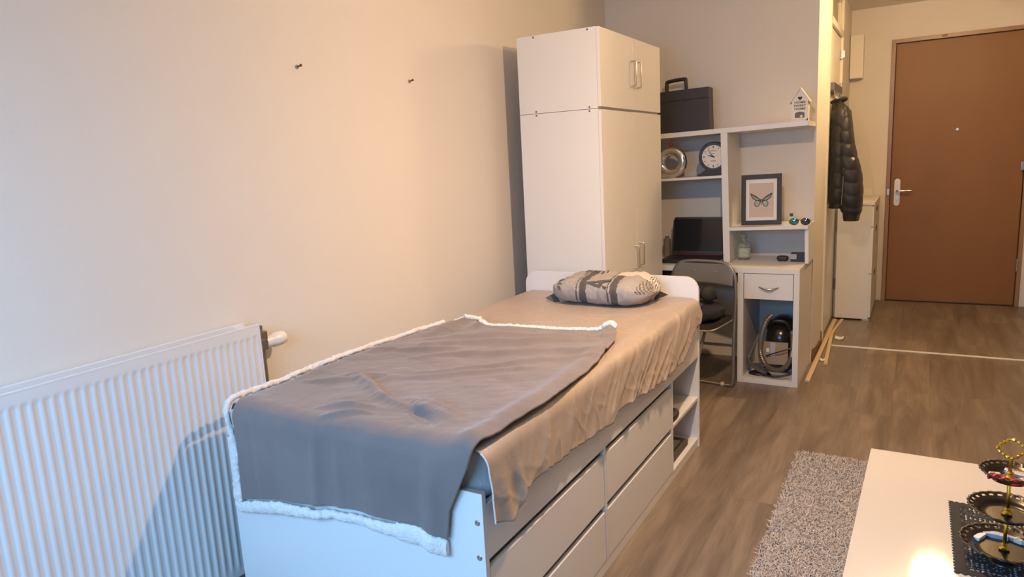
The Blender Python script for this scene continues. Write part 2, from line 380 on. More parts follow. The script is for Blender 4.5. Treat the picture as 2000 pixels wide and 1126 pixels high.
fp.add(vs, fs); fp.box(XP-.014, XP-.009, RY0, RY1, RZ0, RZ1); fp.box(XP-.012, XP, RY1-.003, RY1+.001, RZ0, RZ1, .001); fp.box(XP-.012, XP+.0005, RY0, RY1, RZ1-.003, RZ1+.002, .001)
fp.build('front_panel', M['radiator'], ra, fixn=False)
MB().box(-2.052, -2.040, RY0, RY1-.01, RZ0, RZ1+.004, .003).build('back_panel', M['radiator'], ra)
cv = MB()
for i in range(60): 
    y = RY0+.04+i*.0272
    cv.box(-2.040, XP-.014, y, y+.0015, RZ0+.03, RZ1-.05)
cv.build('convector_fins', M['radiator'], ra)
MB().cyl((-2.03, RY1-.03, .955), (-1.995, RY1-.03, .955), .012, 12).box(-2.05, -1.99, RY1-.06, RY1-.02, .94, .966, .005).build('top_bracket', M['radiator'], ra)
vv = MB().cyl((-2.015, RY1, .90), (-2.015, RY1+.035, .90), .016, 14).box(-2.03, -2.0, RY1+.02, RY1+.05, .865, .935, .005).cyl((-2.015, RY1+.03, .94), (-2.015, RY1+.03, .955), .009, 10)
vb = vv.build('valve_body', mk('brass_valve_dull', (.25, .21, .17), .4, metal=.8), ra)
T = Matrix.Translation((-2.015, RY1+.045, .89)) @ Matrix.Rotation(-PI/2, 4, 'X')
MB().lathe([(.0, 0), (.02, 0), (.022, .01), (.022, .03), (.0255, .035), (.026, .07), (.023, .085), (0, .087)], (0, 0, 0), 24, T=T).build('thermostat_head', mk('thermostat_white', (.80, .74, .66), .35), ra)
MB().cyl((-2.015, RY1+.034, .87), (-2.015, RY1+.034, .0), .008, 12).build('pipe', mk('grey_pipe', (.22, .20, .19), .5, metal=.5), ra)

# ================================================================== BED
BX0, BX1, BY0, BY1 = -1.885, -0.915, 1.352, 3.381
bed = thing('storage_bed', 'white storage bed frame with four drawers and open end shelves', 'bed', (-1.4, 2.37, 0))
MB().box(BX0, BX1, BY0, BY0+.018, 0, .664, .0008).build('footboard', M['whitebed'], bed)
tag(MB().box(BX0, BX1-.001, BY0+.0005, BY0+.0175, .6635, .6655, .0003).build('footboard_edge', M['edge'], bed), 'bare chipboard top edge')
# headboard with rounded upper corner
r = .07; hb = [(BX0, 0), (BX1+.003, 0)]
hb += [(BX1+.003-r+r*math.cos(PI/2*i/8), .883-r+r*math.sin(PI/2*i/8)) for i in range(9)]
hb += [(BX0+r-r*math.sin(PI/2*i/8), .883-r+r*math.cos(PI/2*i/8)) for i in range(9)]
MB().prism(hb, 1, BY1-.018, BY1).build('headboard', M['whitebed'], bed)
MB().box(BX1-.018, BX1, BY0+.018, BY1-.018, .476, .628, .001).build('side_rail', M['whitebed'], bed)
MB().box(BX0, BX0+.018, BY0+.018, BY1-.018, .1, .628, .001).build('side_rail', M['whitebed'], bed)
MB().box(BX1-.018, BX1-.003, BY0+.018, BY1-.018, .0, .045, .001).build('plinth', M['whitebed'], bed)
MB().box(BX1-.018, BX1, 2.137, 2.155, .045, .476, .001).build('divider', M['whitebed'], bed)
MB().box(BX1-.42, BX1, 2.925, 2.943, .045, .476, .001).build('divider', M['whitebed'], bed)
MB().box(BX1-.42, BX1-.402, BY0+.02, BY1-.018, .0, .5).build('inner_panel', M['whitebed'], bed)
MB().box(BX1-.40, BX1-.002, 2.943, BY1-.018, .250, .266, .001).build('shelf', M['whitebed'], bed)
MB().box(BX1-.40, BX1-.002, 2.943, BY1-.018, .029, .046, .001).build('shelf', M['whitebed'], bed)
MB().box(BX0+.02, BX1-.02, BY0+.02, BY1-.02, .588, .60).build('slats', mk('dark_slat_cloth', (.03, .03, .035), .8), bed)
for (a, b) in ((BY0+.021, 2.134), (2.158, 2.922)):
    for (z0, z1) in ((.048, .234), (.262, .449)):
        d = MB().box(BX1-.017, BX1-.001, a, b, z0, z1, .0012)
        d.box(BX1-.36, BX1-.017, a+.02, b-.02, z0+.01, z1-.04)
        d.build('drawer', M['whitebed'], bed)
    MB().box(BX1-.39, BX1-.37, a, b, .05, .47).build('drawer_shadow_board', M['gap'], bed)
for z in (.583, .486, .20):
    T = Matrix.Translation((BX1-.018, BY0, z)) @ Matrix.Rotation(PI/2, 4, 'X')
    MB().lathe([(0, .0005), (.0025, .0005), (.003, .0025), (.0065, .0025), (.008, .001), (.008, -.002)], (0, 0, 0), 20, T=T).build('screw', M['steel'], bed)

# mattress
def superbox(u, v, A, B, C, e=5.0):
    # longitude u, latitude v
    a = 2*PI*u; b = -PI/2+PI*v
    def sp(x, p): return math.copysign(abs(x)**p, x)
    q = 2/e
    return Vector((A*sp(math.cos(b), q)*sp(math.cos(a), q), B*sp(math.cos(b), q)*sp(math.sin(a), q), C*sp(math.sin(b), q)))
mt_ = MB()
cx, cy, cz = (BX0+BX1)/2, (BY0+BY1)/2, .680
mt_.grid(lambda u, v: Vector((cx, cy, cz))+superbox(u, v, .474, .993, .084, 12), 160, 60)
tag(mt_.build('mattress', M['mattress'], None, 60), 'white quilted mattress lying on the bed frame under the sheet', 'mattress')

def fbm(x, y, z, o=4):
    return noise.fractal(Vector((x, y, z)), 1.0, 2.0, o)
def ridge(x, y, x0, y0, x1, y1, wd, h):
    dx, dy = x1-x0, y1-y0; L = math.hypot(dx, dy); wx_ = .03*noise.noise(Vector((x*5, y*5, x0*9))); x += wx_; y -= wx_; t = ((x-x0)*dx+(y-y0)*dy)/(L*L); h *= .35+.65*math.sin(PI*min(1, max(0, t)))
    tc = min(1, max(0, t)); d = math.hypot(x-x0-tc*dx, y-y0-tc*dy)*(1+.35*noise.noise(Vector((x*7, y*7, h*900))))
    return h*math.exp(-(d/wd)**2)
ZT = 0.778   # sheet level

# fitted sheet: lies on the top and hangs down over the drawer side
edge_tab = [(1.37, .588), (1.43, .56), (1.478, .575), (1.515, .612), (1.688, .60), (1.773, .60), (2.043, .576), (2.157, .568), (2.339, .575), (2.684, .552), (2.833, .552), (3.004, .553), (3.09, .575), (3.151, .63), (3.25, .655), (3.355, .67)]
SY0, SY1 = 1.368, 3.358
def sheet_top(x, y):
    h = .004*fbm(x*3.2+4, y*2.2, 1.3)+.0025*fbm(x*11, y*5, 7.7)
    h += .0022*(1-min(1, abs(noise.noise(Vector((x*5+y*5, y*2.5-x*2, 2.2))))*2.2))**3+.0015*(1-min(1, abs(noise.noise(Vector((x*13+y*2, y*8-x*5, 7.2))))*2.5))**3
    h += ridge(x, y, -1.05, 2.9, -.93, 3.25, .02, .006)+ridge(x, y, -1.3, 2.75, -1.0, 2.62, .018, .004)+ridge(x, y, -1.65, 2.7, -1.5, 2.95, .02, .003)
    return ZT+h
def sheet(u, v):
    y = SY0+(SY1-SY0)*v
    W = .93; zb = lerp_tab(edge_tab, y)
    zb += .004*math.sin(y*9)+.0025*math.sin(y*31+1)
    drop = ZT-zb; R = .045; La = PI/2*R
    tot = W+La+drop-R
    s = u*tot
    xl = -1.868; xr = -.905
    if s < W:
        x = xl+s*(xr-R-xl)/W; z = sheet_top(x, y); 
        if s < .02: z -= (.02-s)**2*60
        k = 0
    elif s < W+La:
        t = (s-W)/R; x = xr-R+R*math.sin(t); z = sheet_top(xr-R, y)-R+R*math.cos(t); k = (s-W)/La*.3
    else:
        d = s-W-La; x = xr; z = sheet_top(xr-R, y)-R-d; k = .3+.7*d/max(drop-R, .01)
    # diagonal drape folds on the hanging part
    if k > 0:
        ph = y+(ZT-z)*(1.0+.5*math.sin(y*3.1))
        def cr_(q, zz, sd): return (1-min(1, abs(noise.noise(Vector((q, zz, sd))))*2.2))**3
        f = fbm(ph*3.2, z*2.0, 3.1, 2)*.009+cr_(ph*6, z*2.2, 1.7)*.009+cr_(ph*11, z*3.5, 5.2)*.007+cr_(y*14+z*8, z*14, 8.4)*.0035*k
        f += .016*math.exp(-((y-1.41-.1*(ZT-z))/.03)**2)*k+.012*math.exp(-((y-1.50)/.018)**2)*k
        x += max(f*min(1, k*1.6)+.012*k, -.002)
        # foot end corner flares
    return Vector((x, y, z))
sm = MB().grid(sheet, 190, 520)
so = sm.build('bed_sheet', [M['sheet'], M['mattress']], None, 80)
md = so.modifiers.new('thick', 'SOLIDIFY'); md.thickness = .0022; md.offset = -1
tag(so, 'creased taupe satin fitted sheet over the mattress, hanging over the drawers', 'bed sheet')
hm = MB(); pts = []
for j in range(25):
    u = .955*0+ (1-j/24*.165)
    p = sheet(min(u, .9999), 0.0); pts.append(p+Vector((0.0005, -.0015, 0)))
hm.tube(pts, .0022, 6)
ho = hm.build('hem', M['sherpa'], so); tag(ho, 'white hem at the foot end')
ho.matrix_parent_inverse = Matrix.Identity(4)

# blanket -----------------------------------------------------------------
BT = ZT+.010
FE = 1.338           # y of the hanging face
def xl_tab(q):   # q: arclength from far edge
    return lerp_tab([(0, -1.800), (.10, -1.835), (.6, -1.862), (1.0, -1.862), (1.2, -1.832), (1.3, -1.828), (1.6, -1.835)], q)
def xr_tab(q):
    return lerp_tab([(0, -1.000), (.08, -.975), (.35, -.925), (.75, -.895), (1.1, -.912), (1.19, -.935), (1.25, -.965), (1.32, -1.0), (1.55, -1.035)], q)
YF0 = 2.50
def bottom_z(u): return lerp_tab([(0, .452), (.2, .487), (.45, .510), (.6, .522), (.8, .530), (.9, .528), (1, .508)], u)
def blanket(u, v, off=0.0):
    R = .05; Ltop = YF0-(FE+R); La = PI/2*R
    zb = bottom_z(u); H = BT-R-zb; tot = Ltop+La+H
    q = v*tot
    xl, xr = xl_tab(q), xr_tab(q)
    x = xl+(xr-xl)*u
    far = lerp_tab([(0, .0), (.08, .03), (.12, -.015), (.17, .035), (.22, -.03), (.3, -.03), (.6, .02), (.88, .03), (.95, .045), (1, .01)], u)*max(0, 1-q/.5)
    if q < Ltop:
        y = YF0-q+far; z = BT; nrm = Vector((0, 0, 1)); k = 0
    elif q < Ltop+La:
        t = (q-Ltop)/R; y = FE+R-R*math.sin(t); z = BT-R+R*math.cos(t); nrm = Vector((0, -math.sin(t), math.cos(t))); k = t/(PI/2)
    else:
        y = FE; z = BT-R-(q-Ltop-La); nrm = Vector((0, -1, 0)); k = 1
    # creases on the top
    h = .009*fbm(x*2.0+3, y*4.5+x*1.5, 4.4, 3)+.004*abs(fbm(x*3.0+y, y*9-x*4, 6.4, 3))+.0018*fbm(x*16, y*16, 1.1, 3)
    ht = 0
    for a in ((-1.66, 2.10, -.99, 2.40, .022, .012), (-1.60, 1.96, -.97, 2.27, .020, .010), (-1.45, 1.82, -.95, 2.17, .018, .009), (-1.5, 1.70, -1.1, 2.0, .02, .008),
              (-1.72, 2.20, -1.2, 2.44, .02, .008), (-1.64, 1.715, -1.40, 1.56, .022, .012), (-1.40, 1.56, -1.05, 1.46, .020, .010), (-1.30, 1.57, -1.07, 1.50, .022, .012),
              (-1.52, 1.42, -1.36, 1.47, .014, .010), (-1.47, 1.37, -1.33, 1.42, .012, .009), (-1.77, 1.60, -1.58, 1.66, .014, .008), (-1.72, 1.66, -1.5, 1.76, .02, .008),
              (-1.72, 2.44, -1.74, 2.30, .045, .016), (-1.80, 2.0, -1.5, 2.1, .02, .008), (-1.28, 2.36, -1.0, 2.46, .018, .010)):
        ht += 1.7*ridge(x, y, *a)
    ht -= ridge(x, y, -1.31, 1.545, -1.10, 1.415, .016, .016)
    ht -= ridge(x, y, -1.62, 2.42, -1.58, 2.36, .02, .008)
    h += ht*(1-k)
    # vertical soft folds on the hanging face
    hz = min(1, max(0, (BT-z)/.12))
    h += k*hz*(.009*math.exp(-((x+1.47+.03*(BT-z))/.018)**2)+.007*math.exp(-((x+1.39)/.022)**2)+.006*math.exp(-((x+1.70)/.03)**2)+.014*math.exp(-((x+1.05+.05*(BT-z))/.03)**2)+.006*math.sin(x*16+z*3)+.004)
    h += k*hz*.005*fbm(x*5, z*2, 8.8, 3)
    # rolled right edge and lifted far-right corner
    e = (1-u)*(xr-xl)
    if k < 1: h += (1-k)*.018*math.exp(-((e-.045)/.038)**2)*min(1, (q+.3))
    if u < .04: h += 0
    if q < .10: h += .015*(1-q/.10)*(.35+1.6*math.exp(-((u-.95)/.05)**2)+1.3*math.exp(-((u-.12)/.05)**2)+.9*math.exp(-((u-.22)/.03)**2))
    h = max(h, -.004)
    # drop over the left side of the bed
    p = Vector((x, y, z))+nrm*(h+off)
    el = u*(xr-xl)
    if el < .05 and k < 1: p.z -= (1-k)*(.05-el)**2*4
    return p
bo = MB().grid(lambda u, v: blanket(.02+.975*u, .012+.975*v, .004), 260, 300).build('blanket', M['blanket'], None, 80)
md = bo.modifiers.new('thick', 'SOLIDIFY'); md.thickness = .006; md.offset = -1
tag(bo, 'grey fleece blanket with white sherpa edge spread over the foot of the bed', 'blanket')
# sherpa lining that shows as a border all round
def border(name, f, n, rad, lab=None):
    pts = [f(i/n) for i in range(n+1)]
    mb = MB(); vs = []; fs = []; NN = 14
    for i, (c, w_, t_) in enumerate(pts):
        a = pts[min(i+1, n)][0]-pts[max(i-1, 0)][0]; a.normalize()
        side = w_.normalized(); up = a.cross(side).normalized()
        for k in range(NN):
            th = 2*PI*k/NN; rx = w_.length*math.cos(th); ry = t_*math.sin(th)
            p = c+side*rx+up*ry
            p += (p-c).normalized()*.0045*fbm(p.x*70, p.y*70, p.z*70, 3)
            vs.append(p)
    for i in range(n):
        for k in range(NN): fs.append((i*NN+k, i*NN+(k+1) % NN, (i+1)*NN+(k+1) % NN, (i+1)*NN+k))
    fs += [tuple(range(NN))[::-1], tuple(range(n*NN, n*NN+NN))]
    mb.add(vs, fs); o = mb.build(name, M['sherpa'], bo, 80); o.matrix_parent_inverse = Matrix.Identity(4); return o
def b_bottom(t):
    p = blanket(t, .999); wv = .017+.004*math.sin(t*9)+(.006 if t > .8 else 0)
    return (p+Vector((-.005, .0, -.012)), Vector((0, 0, wv)), .009)
def b_left(t):
    v = .999-t*.985; p = blanket(0.0, v)
    wv = .014+.004*math.sin(t*23)+.004*math.sin(t*61)
    tp = min(1, max(0, (p.z-.70)/.06)); wv *= 1+.15*tp
    return (p+Vector((-.006-.012*tp, .002, -.004+.012*tp)), Vector((wv*(1-.25*tp), 0, .004*tp)), .009+.001*tp)
def b_far(t):
    u = .02+t*.96; p = blanket(u, 0.0)
    return (p+Vector((0, .006, -.002)), Vector((0, .013+.005*math.exp(-((u-.95)/.05)**2), .002)), .0085+.006*math.exp(-((u-.95)/.05)**2)+.008*math.exp(-((u-.1)/.07)**2))
for nm, f, n in (('sherpa_border', b_bottom, 220), ('sherpa_border', b_left, 320), ('sherpa_border', b_far, 220)): border(nm, f, n, .01)

# pillow -------------------------------------------------------------------
inkm = mk('charcoal_print', (.095, .085, .08), .8, noise_amt=.1)
pcl = mk('grey_cotton_print', (.36, .335, .315), .8, noise_amt=.14, nscale=14, bump=.4, bscale=60)
pcr = mk('cream_cotton_print', (.62, .56, .48), .8, noise_amt=.15, nscale=30, bump=.3, bscale=60)
PC = Vector((-1.325, 3.180, ZT+.062)); PA, PB, PH = .262, .165, .064
PT = Matrix.Translation(PC) @ Matrix.Rotation(math.radians(-3), 4, 'Z')
def pil(a, t, off=0.0):
    """a across (-1..1), t angle round the section: 0 = front bottom ... pi/2 = top ... pi = back"""
    def sp(x, p): return math.copysign(abs(x)**p, x)
    s = (1-min(1, abs(a))**5)**(.5)
    c, sn = math.cos(t), math.sin(t)
    y = -PB*s*sp(c, .62); z = PH*s*sp(sn, .75)
    n_ = fbm(a*5, t*1.6, 2.0, 3)*.006+fbm(a*14, t*2.3, 6.0, 3)*.0035
    z += n_*(.4+.6*abs(sn))+(.010*math.exp(-((a-.62)/.10)**2)*sn if sn > 0 else 0)
    y -= n_*.8
    # overlapping fold running along the top toward the back
    if 0 < t < PI: z += .016/(1+math.exp(-(t-1.95)*9))*s
    x = PA*a*(1+.03*math.cos(t*2))+ .012*y/PB*0
    p = Vector((x, y, z)); d = Vector((0, y/PB**2, z/PH**2)); d = d.normalized() if d.length > 1e-6 else Vector((0, 0, 1))
    return p+d*off
pm = MB()
def pgrid(u, v):
    return pil(-1+2*u, -PI+2*PI*v-.0)
N1, N2 = 120, 96
vs = [pgrid(i/N1, j/N2) for j in range(N2) for i in range(N1+1)]
fs = []; mi = []
for j in range(N2):
    for i in range(N1):
        j2 = (j+1) % N2
        fs.append((j*(N1+1)+i, j*(N1+1)+i+1, j2*(N1+1)+i+1, j2*(N1+1)+i))
for f in fs:
    c = sum((vs[i] for i in f), Vector())/4
    a = c.x/PA; t = math.atan2(c.z/PH, -c.y/PB)
    b_ = .05*math.sin(t*2)
    s_ = 0
    aa = a-.13*math.cos(min(max(t, 0), 2.0))+.05
    if -.33 < aa < -.19 or .29 < aa < .43: s_ = 1
    if -.40 < aa < -.378 or .235 < aa < .257: s_ = 1
    if t > 1.75 and a > .18 and t < 3.1: s_ = 2
    if a > .80 and .15 < t < 2.9 and (int(a*60) + int(t*9)) % 3 == 0: s_ = 1
    if t > 1.95 and t < 2.5 and (-.6 < a < -.1) and math.sin(a*70+t*14) > .2: s_ = 1
    pm.add([], []); mi.append(s_)
pm.v = [tuple(PT @ p) for p in vs]; pm.f = fs; pm.mi = mi
def put_text(txt, size, a0, t0, rot, mat=1):
    tv, tf = text_mesh(txt, size)
    out = []
    for p in tv:
        x = p.x*math.cos(rot)-p.y*math.sin(rot); y = p.x*math.sin(rot)+p.y*math.cos(rot)
        out.append(PT @ pil(a0+x/PA, t0+y/.12, .0035))
    pm.add(out, tf, mat)
put_text('A', .155, .10, .78, PI/2)
for i, ch in enumerate('LOVE'):
    put_text(ch, .046, -.80+.035*i, 1.45-.40*i, PI+.35)
put_text('PARIS', .035, -.42, 2.0, .1)
# pinched corner tips
for sx, sy in ((-1, -1), (1, 1)):
    pm.add([PT @ Vector(p) for p in ((sx*(PA-.03), sy*(PB-.06), -PH*.2), (sx*(PA+.014), sy*(PB-.035), -PH*.6), (sx*(PA-.03), sy*(PB-.035), -PH*.9), (sx*(PA-.05), sy*(PB-.07), -PH*.95))], [(0, 1, 2, 3), (3, 2, 1, 0)], 1)
po = pm.build('pillow', [pcl, inkm, pcr], None, 80, fixn=False)
tag(po, 'grey and cream pillow printed with dark bands and a large A, against the headboard', 'pillow')

# ================================================================== WARDROBE
WX0, WX1, WY0, WY1 = -1.91, -1.43, 3.432, 4.40
def handle(mb, x, y, z0, z1):
    mb.tube([(x, y, z0), (x+.026, y, z0), (x+.03, y, z0+.004), (x+.03, y, z1-.004), (x+.026, y, z1), (x, y, z1)], .0045, 8)
def cabinet(name, label, z0, z1, doors, hz, dz):
    t = thing(name, label, 'wardrobe', ((WX0+WX1)/2, (WY0+WY1)/2, z0))
    MB().box(WX0, WX1-.018, WY0, WY0+.016, z0, z1, .001).build('side_panel', M['white'], t)
    MB().box(WX0, WX1-.018, WY1-.016, WY1, z0, z1, .001).build('side_panel', M['white'], t)
    MB().box(WX0, WX1-.018, WY0+.016, WY1-.016, z1-.016, z1, .001).build('top_panel', M['white'], t)
    MB().box(WX0, WX1-.02, WY0+.016, WY1-.016, z0, z0+.05, .001).build('base_panel', M['white'], t)
    MB().box(WX0, WX0+.005, WY0+.016, WY1-.016, z0+.05, z1-.016).build('back_panel', M['white'], t)
    ym = (WY0+WY1)/2
    for k, (a, b) in enumerate(((WY0+.001, ym-.0015), (ym+.0015, WY1-.001))):
        d = MB().box(WX1-.0175, WX1, a, b, z0+dz[k][0], z1-dz[k][1], .0015).build('door', M['white'], t)
        hy = (3.885 if k == 0 else 3.965)
        h = MB(); handle(h, WX1, hy, hz[k][0], hz[k][1]); h.build('handle', M['steel'], d).matrix_parent_inverse = Matrix.Identity(4)
        d.children[0].parent = d
    for y in (3.432+.105, ):
        pass
    return t
c1 = cabinet('wardrobe', 'tall white two-door wardrobe standing behind the headboard', 0, 1.736, 2, ((.835, .965), (.845, .975)), ((.03, .010), (.03, .002)))
c2 = cabinet('top_cabinet', 'white two-door cabinet stacked on top of the tall wardrobe', 1.738, 2.142, 2, ((1.875, 2.01), (1.87, 2.01)), ((.008, .002), (.008, .002)))
for zc, par in ((1.727, c1), (1.747, c2), (2.132, c2)):
    for x in (-1.808, -1.495):
        T = Matrix.Translation((x, WY0, zc)) @ Matrix.Rotation(PI/2, 4, 'X')
        MB().lathe([(0, .001), (.005, .001), (.0055, 0), (.0055, -.002)], (0, 0, 0), 12, T=T).build('screw_cap', mk('grey_cap', (.16, .13, .11), .5), par)

# ================================================================== DESK
DX0, DX1, DYF, DYB, DT = -1.66, -0.597, 4.49, 5.065, .755
dk = thing('desk', 'white desk with one drawer and an open compartment below it', 'desk', (-1.13, 4.78, 0))
MB().box(DX0, DX1, DYF, DYB, DT-.034, DT, .002).build('desktop', M['white'], dk)
MB().box(DX1-.034, DX1, DYF, DYB, 0, DT-.034, .001).build('side_panel', M['white'], dk)
MB().box(-.966, -.930, DYF, DYB, 0, DT-.034, .001).build('side_panel', M['white'], dk)
MB().box(-.930, DX1-.034, DYF, DYB, 0, .038, .001).build('bottom_panel', M['white'], dk)
MB().box(DX0, DX0+.034, DYF, DYB, 0, DT-.034, .001).build('side_panel', M['white'], dk)
MB().box(DX0+.034, -.966, DYB-.03, DYB-.014, .1, DT-.034, .001).build('back_panel', M['white'], dk)
MB().box(-.930, DX1-.034, DYB-.03, DYB-.014, .038, DT-.034).build('back_panel', M['white'], dk)
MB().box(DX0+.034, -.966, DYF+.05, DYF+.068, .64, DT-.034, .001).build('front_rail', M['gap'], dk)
dr = MB().box(-.927, -.634, DYF+.001, DYF+.017, .556, DT-.037, .0012).box(-.92, -.64, DYF+.017, DYB-.05, .57, .70).build('drawer', M['white'], dk)
h = MB().tube([(-.836+.118*i/16, DYF-.001-.022*math.sin(PI*i/16)-.001, .637-.012*math.sin(PI*i/16)) for i in range(17)], [.003+.0035*math.sin(PI*i/16) for i in range(17)], 10)
ho = h.build('handle', M['steel'], dr); ho.matrix_parent_inverse = Matrix.Identity(4)

# hutch, leaning slightly to the left
HR = math.radians(1.45)
HT = rotT((-.60, 4.7, .755), 'Y', -HR)
HYF, HYB = 4.69, 5.06
hu = thing('desk_hutch', 'white shelf unit standing on the desktop', 'shelf unit', (-1.1, 4.87, .755))
def hbox(name, *a, **k):
    return MB().box(*a, .0012, T=HT, **k).build(name, M['white'], hu)
hx = lambda x: x
hbox('top_shelf', -1.70, -.575, HYF, HYB, 1.616, 1.647)
hbox('divider', -1.103, -1.060, HYF, HYB, .769, 1.616)
hbox('end_panel', -1.70, -1.665, HYF, HYB, .784, 1.616)
hbox('shelf', -1.665, -1.103, HYF+.002, HYB, 1.328, 1.345)
hbox('shelf', -1.060, -.577, HYF+.002, HYB, .979, 1.000)
hbox('end_panel', -.600, -.577, HYF+.03, HYB, .7555, .979)

# ================================================================== THINGS ON THE SHELVES
def onh(x, y, z): return HT @ Vector((x, y, z))
# briefcase on the top shelf
bt = onh(-1.4, 4.85, 1.647).z
Tb = rotT((-1.4, 4.84, bt+.01), 'Y', -HR)
bc = thing('briefcase', 'black leather briefcase with a loop handle on the top shelf', 'briefcase', (-1.4, 4.84, bt))
MB().box(-1.66, -1.218, 4.80, 4.90, bt+.002, bt+.285, .008, T=Tb).build('body', M['case'], bc)
MB().box(-1.655, -1.222, 4.793, 4.802, bt+.215, bt+.283, .003, T=Tb).build('flap', M['case'], bc)
hp_ = smooth_path([(-1.52, 4.85, bt+.27), (-1.52, 4.85, bt+.335), (-1.505, 4.85, bt+.352), (-1.40, 4.85, bt+.357), (-1.388, 4.85, bt+.342), (-1.384, 4.85, bt+.27)], 5)
MB().tube(hp_, .0125, 10, T=Tb).build('handle', M['dark'], bc)

# lantern house
hz_ = onh(-.66, 4.75, 1.647).z+.001
hm_ = thing('lantern_house', 'small white wooden house lantern with a heart cut-out and writing', 'decoration', (-.655, 4.79, hz_))
wpaint = mk('white_wood', (.78, .74, .68), .6, noise_amt=.04)
hx0, hx1, hy0, hy1, hh = -.703, -.607, 4.76, 4.83, .125
MB().prism([(hx0, hz_), (hx1, hz_), (hx1, hz_+hh), ((hx0+hx1)/2, hz_+.195), (hx0, hz_+hh)], 1, hy0, hy1).build('body', wpaint, hm_)
rm = MB()
for s in (-1, 1):
    xc = (hx0+hx1)/2; xo = xc+s*.062
    rm.prism([(xc, hz_+.198), (xc, hz_+.206), (xo, hz_+.117), (xo-s*.003, hz_+.110)], 1, hy0-.008, hy1+.006)
rm.build('roof', wpaint, hm_)
hcut = MB(); ht_ = []
for i in range(40):
    t = 2*PI*i/40; ht_.append(((hx0+hx1)/2+.0011*.75*16*math.sin(t)**3, hz_+.140+.0011*.75*(13*math.cos(t)-5*math.cos(2*t)-2*math.cos(3*t)-math.cos(4*t))))
hcut.prism(ht_, 1, hy0-.0012, hy0+.001); hcut.build('heart', mk('dark_cutout', (.06, .035, .025), .8), hm_)
aw = [((hx0+hx1)/2-.028, hz_+.022), ((hx0+hx1)/2+.028, hz_+.022)]+[((hx0+hx1)/2+.028*math.cos(t), hz_+.048+.010*math.sin(t)) for t in [PI*i/12 for i in range(13)]]
ao = MB().prism(aw, 1, hy0-.001, hy0+.001).build('window', mk('grey_opening', (.16, .145, .12), .7, noise_amt=.3, nscale=60), hm_)
MB().lathe([(0, .012), (.008, .012), (.010, .010), (.010, 0)], ((hx0+hx1)/2+.010, hy0-.012, hz_+.024-.024), 14).ball(((hx0+hx1)/2+.01, hy0-.004, hz_+.03), (.008, .003, .009), 10).build('candle', wpaint, hm_)
for k, wd in enumerate(('HOME', 'SWEET', 'HOME')):
    tv, tf = text_mesh(wd, .0185)
    T = Matrix.Translation(((hx0+hx1)/2, hy0-.0015, hz_+.1145-k*.0195)) @ Matrix.Rotation(PI/2, 4, 'X') @ Matrix.Scale(1.25, 4, (1, 0, 0))
    MB().add(tv, tf, 0, T).build('writing', mk('stamped_brown_ink', (.16, .11, .08), .8), hm_, fixn=False)
# tiny dark piece at the shelf end
tt = onh(-.585, 4.72, 1.647)
tag(MB().box(tt.x-.007, tt.x+.005, 4.715, 4.735, tt.z+.0005, tt.z+.007, .001).ball((tt.x+.005, 4.72, tt.z+.011), (.003, .003, .006), 8).build('shelf_clip', M['dark']), 'tiny black clip lying on the right end of the top shelf', 'clip')

# mantel clock
kz = onh(-1.2, 4.76, 1.345).z+.001; kx, ky = -1.187, 4.775
ck = thing('mantel_clock', 'round black clock with white face on the middle shelf', 'clock', (kx, ky, kz))
base = [(-.105, 0), (.105, 0), (.105, .012), (.085, .016), (.060, .034), (.045, .045), (-.045, .045), (-.060, .034), (-.085, .016), (-.105, .012)]
MB().prism([(kx+a, kz+b) for a, b in base], 1, ky-.028, ky+.03).build('clock_base', M['case'], ck)
T = Matrix.Translation((kx, ky, kz+.125)) @ Matrix.Rotation(PI/2, 4, 'X')
MB().lathe([(0, -.02), (.085, -.02), (.098, -.005), (.098, .018), (.092, .030), (.080, .030), (.076, .022), (.076, .012), (0, .012)], (0, 0, 0), 48, T=T).build('clock_case', mk('black_lacquer', (.035, .03, .03), .3), ck)
face = MB().lathe([(0, .018), (.0765, .018), (.0765, .0188), (0, .0188)], (0, 0, 0), 48, T=T).build('clock_face', mk('ivory_dial', (.78, .73, .66), .5), ck)
dink = mk('grey_ink', (.16, .13, .12), .6)
def dial(name, mb):
    mb.build(name, dink, face).matrix_parent_inverse = Matrix.Identity(4)
for i in range(12):
    w_ = .0022 if i % 3 else .0032
    q = Matrix.Rotation(2*PI*i/12, 4, 'Z'); g_ = MB()
    if i % 3: g_.prism([(-.006, .056), (-.004, .056), (.006, .070), (.004, .070)], 2, .0195, .0203, T=T @ q).box(.003, .0052, .056, .070, .0195, .0203, T=T @ q)
    else: g_.box(-w_/2-.002, w_/2+.002, .054, .071, .0195, .0203, T=T @ q)
    dial('hour_mark', g_)
for (x0_, x1_, y0_, y1_) in ((-.018, .018, -.030, -.026), (-.010, .010, .018, .021), (-.022, .022, .037, .040)):
    dial('dial_line', MB().box(x0_, x1_, y0_, y1_, .0195, .0202, T=T))
q1 = Matrix.Rotation(math.radians(72), 4, 'Z'); q2 = Matrix.Rotation(math.radians(38), 4, 'Z')
MB().prism([(-.004, -.008), (.004, -.008), (.0035, .02), (.001, .040), (-.001, .040), (-.0035, .02)], 2, .021, .022, T=T @ q1).build('hour_hand', M['dark'], ck)
MB().prism([(-.0025, -.010), (.0025, -.010), (.001, .057), (-.001, .057)], 2, .0225, .0235, T=T @ q2).cyl((0, 0, .021), (0, 0, .025), .004, 12, T=T).build('minute_hand', M['dark'], ck)

